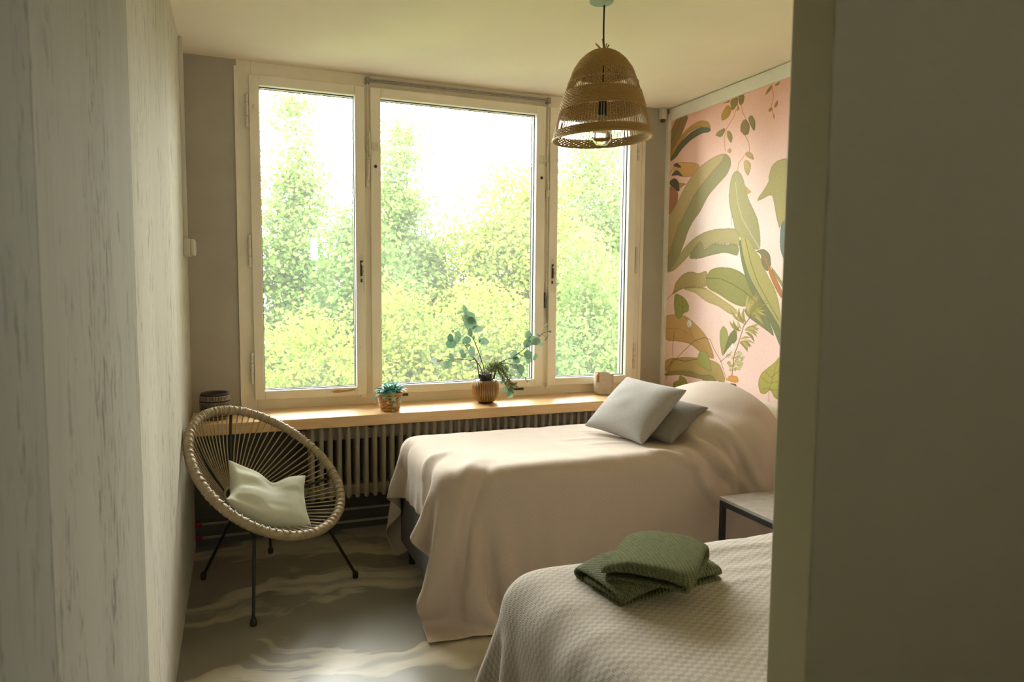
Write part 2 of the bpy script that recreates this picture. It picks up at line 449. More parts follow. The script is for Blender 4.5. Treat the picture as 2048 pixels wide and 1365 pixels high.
(190,172,82,136,123,59,[3.22,1.296,3.206,1.3,3.191,1.302,3.177,1.305,3.164,1.307,3.15,1.309,3.137,1.311,3.123,1.312,3.108,1.311,3.108,1.311,3.124,1.316,3.14,1.319,3.156,1.321,3.172,1.32,3.187,1.318,3.2,1.313,3.212,1.306,3.222,1.298]),
(190,172,82,136,123,59,[3.23,1.291,3.217,1.292,3.203,1.293,3.19,1.294,3.177,1.294,3.164,1.295,3.151,1.295,3.138,1.295,3.126,1.293,3.126,1.293,3.139,1.299,3.153,1.304,3.167,1.307,3.182,1.309,3.196,1.308,3.209,1.304,3.221,1.299,3.232,1.293]),
(216,198,120,155,142,86,[3.227,1.293,3.212,1.294,3.196,1.293,3.181,1.292,3.167,1.292,3.152,1.29,3.138,1.289,3.124,1.287,3.11,1.283,3.11,1.283,3.123,1.29,3.137,1.298,3.153,1.303,3.168,1.306,3.184,1.307,3.2,1.305,3.215,1.301,3.229,1.295]),
(170,160,70,122,115,50,[3.247,1.297,3.233,1.296,3.219,1.294,3.206,1.292,3.193,1.289,3.181,1.287,3.169,1.284,3.156,1.282,3.145,1.277,3.145,1.277,3.155,1.285,3.166,1.293,3.178,1.3,3.192,1.304,3.206,1.306,3.22,1.306,3.234,1.304,3.248,1.3]),
(150,142,66,108,102,47,[3.232,1.295,3.218,1.292,3.205,1.288,3.192,1.284,3.18,1.28,3.167,1.276,3.156,1.272,3.144,1.268,3.133,1.261,3.133,1.261,3.142,1.271,3.151,1.281,3.162,1.289,3.175,1.295,3.188,1.298,3.203,1.3,3.217,1.299,3.232,1.297]),
(190,172,82,136,123,59,[3.242,1.298,3.229,1.294,3.216,1.289,3.205,1.284,3.193,1.278,3.182,1.273,3.171,1.268,3.16,1.262,3.151,1.254,3.151,1.254,3.158,1.265,3.165,1.275,3.174,1.285,3.185,1.292,3.198,1.297,3.212,1.301,3.226,1.302,3.241,1.301]),
(208,186,98,149,133,70,[3.224,1.281,3.21,1.274,3.197,1.267,3.186,1.26,3.174,1.253,3.163,1.245,3.153,1.238,3.143,1.23,3.135,1.22,3.135,1.22,3.14,1.232,3.145,1.245,3.153,1.256,3.163,1.266,3.176,1.273,3.19,1.278,3.206,1.282,3.222,1.283]),
(170,160,70,122,115,50,[3.315,1.241,3.333,1.249,3.35,1.258,3.366,1.268,3.381,1.278,3.395,1.288,3.409,1.3,3.422,1.312,3.431,1.326,3.431,1.326,3.426,1.309,3.418,1.293,3.408,1.278,3.394,1.265,3.377,1.254,3.358,1.247,3.338,1.241,3.316,1.239]),
(216,198,120,155,142,86,[3.289,1.231,3.303,1.239,3.317,1.249,3.329,1.259,3.341,1.269,3.352,1.279,3.363,1.29,3.373,1.302,3.379,1.315,3.379,1.315,3.377,1.3,3.373,1.284,3.366,1.27,3.356,1.257,3.343,1.246,3.327,1.238,3.309,1.232,3.29,1.228]),
(208,186,98,149,133,70,[3.306,1.243,3.318,1.253,3.329,1.263,3.339,1.273,3.348,1.283,3.357,1.294,3.365,1.304,3.372,1.316,3.376,1.328,3.376,1.328,3.376,1.314,3.376,1.299,3.372,1.285,3.365,1.272,3.355,1.262,3.341,1.253,3.326,1.246,3.308,1.241]),
(190,172,82,136,123,59,[3.307,1.235,3.316,1.244,3.324,1.254,3.331,1.264,3.337,1.274,3.343,1.284,3.349,1.294,3.354,1.304,3.356,1.316,3.356,1.316,3.359,1.303,3.361,1.289,3.36,1.276,3.356,1.265,3.348,1.254,3.337,1.245,3.324,1.238,3.309,1.233]),
(150,142,66,108,102,47,[3.315,1.246,3.322,1.256,3.328,1.266,3.333,1.277,3.338,1.287,3.342,1.298,3.346,1.308,3.349,1.319,3.349,1.331,3.349,1.331,3.354,1.318,3.359,1.305,3.36,1.292,3.358,1.279,3.352,1.268,3.343,1.259,3.331,1.251,3.318,1.244]),
(170,160,70,122,115,50,[3.284,1.236,3.29,1.248,3.295,1.26,3.299,1.272,3.302,1.283,3.305,1.295,3.307,1.307,3.307,1.319,3.305,1.332,3.305,1.332,3.313,1.319,3.32,1.305,3.323,1.291,3.323,1.277,3.319,1.265,3.311,1.253,3.3,1.243,3.287,1.235]),
(190,172,82,136,123,59,[3.302,1.243,3.305,1.253,3.307,1.264,3.308,1.275,3.309,1.285,3.31,1.295,3.31,1.306,3.309,1.316,3.305,1.327,3.305,1.327,3.315,1.316,3.323,1.304,3.329,1.292,3.331,1.281,3.329,1.269,3.324,1.259,3.316,1.25,3.305,1.242]),
(208,186,98,149,133,70,[3.271,1.193,3.258,1.201,3.245,1.207,3.231,1.214,3.218,1.219,3.204,1.225,3.19,1.231,3.176,1.235,3.161,1.238,3.161,1.238,3.179,1.238,3.198,1.237,3.216,1.235,3.232,1.23,3.246,1.223,3.258,1.215,3.267,1.205,3.274,1.194]),
(150,142,66,108,102,47,[3.292,1.194,3.28,1.198,3.268,1.202,3.256,1.206,3.245,1.209,3.233,1.213,3.222,1.216,3.21,1.219,3.197,1.22,3.197,1.22,3.212,1.222,3.227,1.224,3.242,1.223,3.257,1.221,3.269,1.217,3.28,1.211,3.288,1.204,3.295,1.195]),
(208,186,98,149,133,70,[3.29,1.193,3.275,1.197,3.26,1.201,3.245,1.204,3.231,1.206,3.217,1.209,3.202,1.211,3.188,1.213,3.173,1.213,3.173,1.213,3.189,1.216,3.206,1.219,3.223,1.221,3.24,1.22,3.256,1.216,3.27,1.211,3.282,1.203,3.292,1.195]),
(216,198,120,155,142,86,[3.275,1.2,3.262,1.202,3.249,1.203,3.236,1.204,3.224,1.205,3.212,1.206,3.201,1.207,3.189,1.208,3.176,1.207,3.176,1.207,3.189,1.211,3.202,1.216,3.216,1.219,3.23,1.219,3.243,1.218,3.256,1.214,3.267,1.209,3.276,1.202]),
(216,198,120,155,142,86,[3.282,1.203,3.268,1.204,3.254,1.204,3.241,1.203,3.228,1.203,3.215,1.203,3.202,1.202,3.189,1.201,3.177,1.198,3.177,1.198,3.189,1.205,3.202,1.211,3.216,1.216,3.23,1.218,3.245,1.218,3.258,1.216,3.272,1.211,3.284,1.205]),
(190,172,82,136,123,59,[3.275,1.196,3.262,1.195,3.249,1.193,3.237,1.191,3.226,1.19,3.214,1.188,3.202,1.187,3.191,1.185,3.18,1.181,3.18,1.181,3.19,1.188,3.2,1.196,3.212,1.201,3.225,1.205,3.238,1.206,3.251,1.205,3.264,1.202,3.276,1.198]),
(190,172,82,136,123,59,[3.294,1.198,3.281,1.196,3.269,1.193,3.257,1.19,3.246,1.187,3.235,1.184,3.224,1.181,3.212,1.178,3.203,1.173,3.203,1.173,3.211,1.181,3.219,1.19,3.23,1.197,3.242,1.202,3.254,1.204,3.268,1.205,3.281,1.204,3.294,1.2]),
(190,172,82,136,123,59,[3.272,1.196,3.26,1.192,3.249,1.188,3.238,1.184,3.227,1.18,3.217,1.176,3.207,1.172,3.197,1.168,3.188,1.161,3.188,1.161,3.194,1.171,3.201,1.18,3.21,1.188,3.22,1.194,3.232,1.198,3.245,1.2,3.258,1.2,3.271,1.198]),
(170,160,70,122,115,50,[3.293,1.184,3.281,1.179,3.269,1.173,3.259,1.168,3.248,1.162,3.238,1.156,3.228,1.15,3.218,1.144,3.21,1.136,3.21,1.136,3.215,1.147,3.22,1.158,3.228,1.167,3.237,1.175,3.249,1.181,3.263,1.185,3.277,1.187,3.292,1.187]),
(150,142,66,108,102,47,[3.283,1.186,3.272,1.179,3.262,1.172,3.252,1.165,3.243,1.158,3.234,1.151,3.225,1.144,3.217,1.136,3.211,1.127,3.211,1.127,3.213,1.139,3.216,1.15,3.221,1.161,3.229,1.17,3.24,1.178,3.252,1.183,3.266,1.186,3.281,1.188]),
(208,186,98,149,133,70,[3.327,1.139,3.315,1.142,3.303,1.144,3.292,1.147,3.281,1.149,3.27,1.151,3.26,1.154,3.249,1.156,3.238,1.156,3.238,1.156,3.25,1.159,3.264,1.162,3.277,1.163,3.29,1.162,3.302,1.159,3.313,1.155,3.322,1.148,3.329,1.141]),
(150,142,66,108,102,47,[3.314,1.123,3.301,1.125,3.289,1.126,3.277,1.127,3.265,1.128,3.254,1.129,3.242,1.13,3.231,1.131,3.219,1.13,3.219,1.13,3.231,1.135,3.244,1.139,3.257,1.142,3.271,1.142,3.284,1.141,3.296,1.137,3.306,1.132,3.315,1.125]),
(216,198,120,155,142,86,[3.317,1.128,3.303,1.129,3.288,1.129,3.274,1.129,3.261,1.129,3.247,1.128,3.234,1.128,3.221,1.127,3.208,1.124,3.208,1.124,3.22,1.13,3.234,1.137,3.248,1.141,3.263,1.144,3.278,1.143,3.292,1.141,3.306,1.137,3.319,1.131]),
(150,142,66,108,102,47,[3.335,1.124,3.321,1.123,3.307,1.121,3.293,1.119,3.28,1.117,3.267,1.116,3.254,1.113,3.242,1.111,3.23,1.106,3.23,1.106,3.24,1.115,3.252,1.122,3.265,1.129,3.278,1.133,3.293,1.134,3.308,1.134,3.322,1.131,3.336,1.126]),
(170,160,70,122,115,50,[3.314,1.122,3.303,1.119,3.293,1.117,3.283,1.114,3.274,1.111,3.265,1.109,3.255,1.106,3.246,1.104,3.237,1.1,3.237,1.1,3.244,1.107,3.25,1.115,3.259,1.121,3.269,1.126,3.279,1.128,3.291,1.129,3.302,1.128,3.314,1.125]),
(170,160,70,122,115,50,[3.313,1.128,3.304,1.124,3.295,1.12,3.286,1.116,3.278,1.112,3.27,1.109,3.261,1.106,3.253,1.102,3.245,1.097,3.245,1.097,3.25,1.105,3.254,1.114,3.261,1.121,3.269,1.127,3.279,1.131,3.289,1.132,3.301,1.132,3.313,1.131]),
(150,142,66,108,102,47,[3.339,1.12,3.328,1.114,3.318,1.108,3.309,1.102,3.299,1.097,3.29,1.091,3.281,1.085,3.273,1.079,3.266,1.071,3.266,1.071,3.269,1.082,3.273,1.092,3.278,1.102,3.287,1.11,3.297,1.116,3.31,1.12,3.323,1.122,3.338,1.122]),
(208,186,98,149,133,70,[3.317,1.128,3.308,1.121,3.301,1.114,3.294,1.108,3.287,1.101,3.28,1.095,3.273,1.089,3.267,1.082,3.262,1.074,3.262,1.074,3.262,1.084,3.263,1.095,3.266,1.105,3.271,1.113,3.28,1.12,3.29,1.125,3.302,1.128,3.315,1.13]),
(216,198,120,155,142,86,[3.329,1.193,3.341,1.195,3.352,1.199,3.362,1.202,3.373,1.204,3.383,1.207,3.394,1.21,3.405,1.213,3.414,1.217,3.414,1.217,3.407,1.209,3.399,1.201,3.389,1.194,3.378,1.189,3.366,1.186,3.354,1.186,3.341,1.187,3.329,1.19]),
(208,186,98,149,133,70,[3.346,1.208,3.359,1.212,3.371,1.216,3.382,1.221,3.394,1.225,3.405,1.229,3.416,1.234,3.427,1.239,3.437,1.246,3.437,1.246,3.43,1.236,3.423,1.225,3.413,1.217,3.402,1.21,3.389,1.206,3.375,1.204,3.361,1.204,3.347,1.205]),
(170,160,70,122,115,50,[3.348,1.194,3.361,1.199,3.372,1.205,3.383,1.211,3.394,1.216,3.405,1.222,3.415,1.228,3.426,1.234,3.434,1.243,3.434,1.243,3.429,1.232,3.423,1.22,3.416,1.21,3.405,1.202,3.393,1.196,3.379,1.193,3.364,1.191,3.349,1.192]),
(190,172,82,136,123,59,[3.335,1.193,3.343,1.199,3.351,1.205,3.359,1.211,3.366,1.216,3.374,1.221,3.382,1.227,3.389,1.232,3.395,1.239,3.395,1.239,3.393,1.23,3.391,1.22,3.387,1.211,3.38,1.203,3.371,1.197,3.36,1.194,3.348,1.192,3.336,1.191]),
(150,142,66,108,102,47,[3.341,1.193,3.35,1.2,3.359,1.208,3.367,1.215,3.375,1.223,3.382,1.23,3.39,1.238,3.397,1.246,3.401,1.255,3.401,1.255,3.401,1.244,3.401,1.232,3.397,1.221,3.391,1.211,3.382,1.203,3.37,1.197,3.357,1.193,3.343,1.19]),
(216,198,120,155,142,86,[3.323,1.203,3.329,1.21,3.333,1.217,3.338,1.223,3.342,1.23,3.347,1.236,3.352,1.242,3.357,1.249,3.359,1.256,3.359,1.256,3.362,1.247,3.364,1.237,3.364,1.228,3.361,1.22,3.355,1.213,3.347,1.207,3.337,1.204,3.326,1.201]),
(160,150,86,190,180,110,[3.327,1.063,3.334,1.054,3.348,1.052,3.355,1.06,3.348,1.069,3.334,1.07]),
(196,186,120,190,180,110,[3.341,1.058,3.347,1.05,3.359,1.049,3.366,1.056,3.36,1.064,3.347,1.065]),
(228,222,196,190,180,110,[3.387,1.029,3.392,1.023,3.402,1.022,3.407,1.027,3.402,1.033,3.392,1.034]),
(214,206,160,190,180,110,[3.37,0.979,3.376,0.971,3.388,0.97,3.394,0.976,3.388,0.984,3.376,0.985]),
(196,186,120,190,180,110,[3.315,0.977,3.321,0.969,3.334,0.968,3.34,0.974,3.334,0.982,3.322,0.984]),
(228,222,196,190,180,110,[3.404,0.995,3.413,0.984,3.43,0.982,3.44,0.991,3.431,1.002,3.413,1.004]),
(214,206,160,190,180,110,[3.364,0.989,3.37,0.98,3.384,0.979,3.391,0.986,3.384,0.994,3.371,0.995]),
(196,186,120,190,180,110,[3.331,0.967,3.337,0.958,3.351,0.957,3.358,0.964,3.351,0.972,3.338,0.974]),
(214,206,160,190,180,110,[3.309,1.058,3.317,1.047,3.334,1.046,3.343,1.055,3.335,1.065,3.318,1.067]),
(160,150,86,190,180,110,[3.321,1.038,3.329,1.028,3.346,1.026,3.355,1.035,3.347,1.045,3.33,1.047]),
(196,186,120,190,180,110,[3.343,0.968,3.35,0.958,3.366,0.957,3.374,0.965,3.366,0.975,3.351,0.976]),
(228,222,196,190,180,110,[3.338,1.061,3.342,1.054,3.353,1.053,3.358,1.059,3.353,1.065,3.343,1.066]),
(160,150,86,190,180,110,[3.35,1.013,3.356,1.004,3.369,1.003,3.376,1.01,3.369,1.018,3.357,1.019]),
(196,186,120,190,180,110,[3.367,0.982,3.376,0.97,3.394,0.968,3.404,0.978,3.395,0.989,3.377,0.991]),
(228,222,196,190,180,110,[3.329,1.004,3.334,0.997,3.346,0.996,3.353,1.002,3.347,1.009,3.335,1.011]),
(228,222,196,190,180,110,[3.309,1.011,3.317,1,3.334,0.998,3.343,1.008,3.335,1.019,3.318,1.02]),
(160,150,86,190,180,110,[3.34,1.023,3.345,1.016,3.356,1.015,3.361,1.021,3.356,1.027,3.346,1.028]),
(214,206,160,190,180,110,[3.286,1.04,3.292,1.032,3.305,1.031,3.312,1.038,3.305,1.046,3.293,1.047]),
(160,150,86,190,180,110,[3.329,1.003,3.335,0.995,3.346,0.994,3.352,1,3.347,1.008,3.335,1.009]),
(196,186,120,190,180,110,[3.393,0.976,3.401,0.966,3.416,0.964,3.424,0.972,3.417,0.982,3.401,0.984]),
(160,150,86,190,180,110,[3.41,0.991,3.418,0.98,3.436,0.978,3.445,0.988,3.437,0.999,3.419,1.001]),
(196,186,120,190,180,110,[3.334,1.037,3.339,1.03,3.351,1.028,3.357,1.035,3.352,1.042,3.34,1.043]),
(196,186,120,190,180,110,[3.336,1.014,3.343,1.004,3.359,1.002,3.368,1.01,3.36,1.02,3.344,1.022]),
(214,206,160,190,180,110,[3.304,0.984,3.313,0.973,3.33,0.971,3.339,0.98,3.331,0.991,3.313,0.993]),
(196,186,120,190,180,110,[3.394,0.953,3.402,0.943,3.417,0.941,3.425,0.949,3.418,0.959,3.402,0.96]),
(228,222,196,190,180,110,[3.317,0.964,3.321,0.957,3.331,0.956,3.337,0.961,3.332,0.968,3.322,0.969]),
(160,150,86,190,180,110,[3.325,0.989,3.332,0.98,3.347,0.978,3.355,0.986,3.348,0.995,3.333,0.996]),
(214,206,160,190,180,110,[3.299,0.998,3.306,0.988,3.323,0.986,3.332,0.995,3.324,1.006,3.307,1.007]),
(214,206,160,190,180,110,[3.297,0.997,3.303,0.989,3.315,0.988,3.321,0.994,3.315,1.002,3.303,1.003]),
(228,222,196,190,180,110,[3.318,1.014,3.324,1.005,3.338,1.004,3.345,1.011,3.339,1.02,3.325,1.021]),
(160,150,86,190,180,110,[3.298,1.032,3.304,1.024,3.317,1.023,3.323,1.029,3.317,1.037,3.305,1.039]),
(214,206,160,190,180,110,[3.389,1.021,3.394,1.016,3.403,1.015,3.408,1.02,3.403,1.025,3.394,1.026]),
(160,150,86,190,180,110,[3.297,1.025,3.303,1.016,3.317,1.015,3.324,1.023,3.318,1.031,3.304,1.033]),
(196,186,120,190,180,110,[3.372,1.026,3.376,1.02,3.386,1.019,3.391,1.024,3.386,1.03,3.377,1.031]),
(160,150,86,190,180,110,[3.355,0.96,3.362,0.95,3.377,0.949,3.385,0.956,3.378,0.966,3.363,0.967]),
(160,150,86,190,180,110,[3.343,1.038,3.348,1.031,3.358,1.031,3.363,1.036,3.358,1.042,3.348,1.043]),
(196,186,120,190,180,110,[3.355,0.998,3.361,0.99,3.375,0.988,3.382,0.995,3.375,1.004,3.362,1.005]),
(196,186,120,190,180,110,[3.407,1.04,3.413,1.033,3.425,1.031,3.431,1.038,3.426,1.045,3.413,1.046]),
(160,150,86,190,180,110,[3.398,0.975,3.406,0.966,3.421,0.964,3.43,0.972,3.422,0.982,3.406,0.983]),
(214,206,160,190,180,110,[3.422,1.038,3.43,1.028,3.446,1.026,3.455,1.035,3.447,1.045,3.43,1.046]),
(196,186,120,190,180,110,[3.426,1.029,3.431,1.022,3.441,1.021,3.447,1.027,3.442,1.034,3.431,1.034]),
(214,206,160,190,180,110,[3.298,1.004,3.304,0.995,3.319,0.993,3.326,1.001,3.319,1.01,3.305,1.011]),
(196,186,120,190,180,110,[3.315,1,3.323,0.989,3.341,0.987,3.35,0.997,3.342,1.008,3.324,1.01]),
(214,206,160,190,180,110,[3.341,0.993,3.349,0.983,3.364,0.982,3.373,0.99,3.365,1,3.349,1.001]),
(228,222,196,190,180,110,[3.352,1.055,3.359,1.045,3.376,1.043,3.385,1.052,3.377,1.063,3.36,1.064]),
(160,150,86,190,180,110,[3.356,1.029,3.361,1.022,3.371,1.021,3.377,1.027,3.372,1.034,3.361,1.034]),
]
MURAL_LINES = [
(128,88,50,0.006,[3.247,1.281,3.306,1.219,3.34,1.131,3.381,1.04,3.395,0.916]),
(186,150,100,0.003,[3.535,2.212,3.679,2.13,3.824,2.029,3.976,1.855,3.977,1.871,4.094,1.643]),
(206,200,160,0.005,[3.421,2.06,3.395,1.938,3.351,1.841,3.325,1.812,3.258,1.732,3.192,1.659]),
(120,96,50,0.003,[4.09,1.359,4.014,1.41,3.907,1.435,3.796,1.442,3.659,1.435]),
(90,94,44,0.003,[3.673,1.5,3.533,1.496,3.423,1.465,3.317,1.423,3.215,1.366]),
(90,90,60,0.003,[3.32,1.727,3.263,1.583,3.196,1.466,3.12,1.377,3.024,1.267]),
(150,110,60,0.002,[4.098,1.158,3.944,1.164,3.812,1.132,3.686,1.067,3.594,1.001]),
(104,72,44,0.003,[4.082,0.809,4.034,0.906,3.935,0.986,3.779,1.095,3.674,1.125,3.614,1.119,3.568,1.058,3.501,0.993,3.44,0.883]),
(104,72,44,0.003,[4.085,0.87,4.035,0.926,3.993,0.956,3.868,0.954,3.743,0.981]),
(104,72,44,0.003,[3.997,1.144,4.014,1.038,4.002,0.96,4.05,0.874]),
(104,72,44,0.002,[3.896,1.272,3.831,1.188,3.787,1.105]),
(104,72,44,0.003,[3.508,0.987,3.454,1.024,3.402,1.06]),
(104,72,44,0.002,[3.08,0.877,3.073,0.759]),
(186,116,70,0.0035,[3.436,2.484,3.454,2.446,3.523,2.384,3.537,2.335,3.524,2.255]),
(186,116,70,0.0035,[3.392,2.508,3.381,2.455,3.35,2.412]),
(186,116,70,0.0035,[3.351,2.317,3.317,2.27,3.309,2.22]),
(186,116,70,0.0035,[3.351,2.201,3.4,2.167,3.405,2.126]),
(186,116,70,0.0035,[3.39,2.391,3.393,2.35,3.351,2.317]),
(186,116,70,0.0035,[3.147,2.545,3.129,2.486,3.143,2.434,3.122,2.367]),
(186,116,70,0.0035,[3.443,1.866,3.447,1.806]),
(84,88,40,0.002,[3.929,1.377,3.91,1.329,3.908,1.273]),
(84,88,40,0.002,[3.96,1.328,3.91,1.315]),
(84,88,40,0.002,[3.87,1.33,3.909,1.3]),
(110,104,40,0.002,[3.023,1.043,3.076,0.878]),
(110,104,40,0.002,[3.144,0.939,3.082,0.914]),
(110,104,40,0.002,[3.129,0.874,3.079,0.889]),
(110,104,40,0.002,[3.003,0.997,3.063,0.949]),
(110,104,40,0.002,[2.995,0.942,3.07,0.915]),
(110,104,40,0.002,[3.111,0.976,3.057,0.942]),
(110,104,40,0.002,[3.003,0.884,3.076,0.882]),
(90,74,40,0.003,[4.12,2.385,4.039,2.476,3.985,2.551]),
(110,90,50,0.003,[4.127,2.172,4.053,2.249]),
(110,90,50,0.003,[4.124,2.102,4.023,2.138]),
]

EUC = {
 'A': ([(1.366, 0.934), (1.343, 1.014), (1.307, 1.111), (1.277, 1.159), (1.247, 1.221), (1.232, 1.269)], [(1.216, 1.285, 0.0181, 0.0105, 40), (1.252, 1.297, 0.0119, 0.0214, 5), (1.284, 1.252, 0.031, 0.0286, 20), (1.279, 1.221, 0.0334, 0.0286, -10), (1.317, 1.185, 0.0286, 0.0214, 20), (1.277, 1.164, 0.0105, 0.0214, 0), (1.36, 1.112, 0.0276, 0.02, -10), (1.331, 1.115, 0.0095, 0.0048, 60), (1.247, 1.257, 0.0119, 0.0143, 0), (1.302, 1.135, 0.0076, 0.0105, 0), (1.347, 1.149, 0.0095, 0.0086, 0)]),
 'B': ([(1.351, 0.935), (1.298, 1.016), (1.257, 1.069), (1.218, 1.118)], [(1.149, 1.138, 0.0152, 0.02, 0), (1.157, 1.103, 0.0262, 0.0238, 10), (1.196, 1.14, 0.02, 0.0295, 0), (1.252, 1.122, 0.0214, 0.0181, 10), (1.165, 1.176, 0.0095, 0.0071, 0), (1.275, 1.052, 0.0181, 0.0286, 15), (1.296, 1.068, 0.0086, 0.0143, 10), (1.215, 1.056, 0.0143, 0.0105, -30), (1.23, 1.032, 0.0191, 0.0143, 10), (1.257, 1.093, 0.0143, 0.0067, 0)]),
 'B2': ([(1.318, 0.991), (1.278, 1.0), (1.238, 1.007), (1.169, 1.01), (1.077, 0.999)], [(1.164, 1.02, 0.0119, 0.0238, 15), (1.13, 0.979, 0.0152, 0.02, 0), (1.157, 0.982, 0.0152, 0.0238, 0), (1.058, 1.011, 0.0191, 0.0086, 20), (1.077, 0.983, 0.0124, 0.0191, 0), (1.184, 1.038, 0.0143, 0.0076, 30)]),
 'C': ([(1.419, 0.942), (1.476, 0.989), (1.527, 1.011), (1.585, 1.046), (1.653, 1.099), (1.732, 1.161), (1.775, 1.166)], [(1.628, 1.148, 0.0167, 0.0214, -20), (1.647, 1.123, 0.0214, 0.0143, 30), (1.624, 1.097, 0.0214, 0.0214, 0), (1.674, 1.108, 0.0238, 0.0191, 10), (1.712, 1.09, 0.0191, 0.0086, -15), (1.678, 1.012, 0.02, 0.0181, 0), (1.627, 1.028, 0.0214, 0.0238, 10), (1.543, 1.028, 0.0214, 0.0238, -10), (1.559, 0.998, 0.0191, 0.0191, 0), (1.641, 0.996, 0.0214, 0.0214, 0), (1.729, 1.206, 0.0033, 0.0172, -35), (1.754, 1.126, 0.0029, 0.0172, -30), (1.775, 1.165, 0.0048, 0.0067, 0), (1.695, 1.147, 0.0143, 0.0057, -30)]),
 'D': ([(1.45, 0.963), (1.491, 0.978), (1.533, 0.97), (1.564, 0.949), (1.586, 0.909), (1.629, 0.863)], [(1.58, 0.943, 0.0214, 0.0238, 0), (1.502, 0.949, 0.0119, 0.0152, 20), (1.581, 0.907, 0.0143, 0.02, -15), (1.504, 1.014, 0.0095, 0.0119, 0), (1.549, 0.959, 0.0167, 0.0133, 0), (1.631, 0.86, 0.0067, 0.0057, 0), (1.607, 0.888, 0.0048, 0.0048, 0)]),
 'E': ([(1.44, 0.944), (1.466, 0.909), (1.482, 0.869), (1.503, 0.819)], [(1.466, 0.877, 0.0119, 0.0191, -10), (1.482, 0.825, 0.0152, 0.0114, -30), (1.503, 0.8, 0.0143, 0.0133, 10), (1.529, 0.81, 0.0124, 0.0095, 30), (1.522, 0.778, 0.02, 0.0095, -10)]),
}
FERN = [[(1.407, 0.937), (1.427, 0.966), (1.458, 0.96), (1.487, 0.935), (1.51, 0.89), (1.521, 0.836), (1.516, 0.811)], [(1.392, 0.943), (1.443, 0.946), (1.474, 0.911), (1.5, 0.866), (1.526, 0.845), (1.552, 0.849)]]
TUFT = [[(1.382, 0.94), (1.377, 0.993), (1.397, 1.014)], [(1.397, 0.939), (1.402, 0.992), (1.417, 1.016)], [(1.403, 0.939), (1.418, 0.997), (1.443, 1.01)], [(1.392, 0.939), (1.387, 0.978), (1.372, 0.988)], [(1.413, 0.939), (1.438, 0.991), (1.469, 1.002)], [(1.418, 0.938), (1.454, 0.976), (1.485, 0.985)], [(1.387, 0.937), (1.369, 0.974), (1.374, 1.003)], [(1.408, 0.939), (1.428, 1.006), (1.453, 1.0)]]

# ================================================================== MATERIALS OF THE ROOM
XL, XR, YW, ZC = -0.233, 2.75, 4.125, 2.634

M_wallgrey = simple('grey_wall_paint', (0.43, 0.395, 0.335), 0.75, var=0.05, nscale=6, bstr=0.12, bdist=0.002)
M_ceiling = simple('cream_ceiling_paint', (0.87, 0.79, 0.64), 0.8, var=0.025, nscale=3, bstr=0.08, bdist=0.002)
M_nearwall = simple('pale_grey_green_paint', (0.48, 0.44, 0.27), 0.6, var=0.03, nscale=4, bstr=0.1, bdist=0.001)
M_white = simple('white_painted_wood', (0.80, 0.77, 0.68), 0.45, var=0.04, nscale=9, bstr=0.1)
M_frame = simple('old_cream_window_paint', (0.86, 0.805, 0.68), 0.42, var=0.05, nscale=7, bstr=0.12, stretch=(1, 1, .5), dirt=((0.42, 0.31, 0.18), 9.0, 0.70))
M_gasket = simple('dark_gap_seal', (0.05, 0.055, 0.06), 0.7, var=0.1)
M_metal = simple('dull_fitting_metal', (0.32, 0.31, 0.29), 0.4, metal=0.7, var=0.2, nscale=40)
M_darkmetal = simple('dark_recess_metal', (0.06, 0.052, 0.045), 0.5, metal=0.3, var=0.2)
M_fittingpaint = simple('painted_fitting', (0.70, 0.66, 0.56), 0.4, var=0.12, nscale=60, dirt=((0.25, 0.2, 0.14), 40, 0.6))
M_black = simple('black_powder_coat', (0.012, 0.012, 0.013), 0.45, var=0.2, nscale=50)
M_trunk = simple('bark', (0.13, 0.10, 0.07), 0.9, var=0.3, nscale=12, bstr=0.6, bdist=0.02)

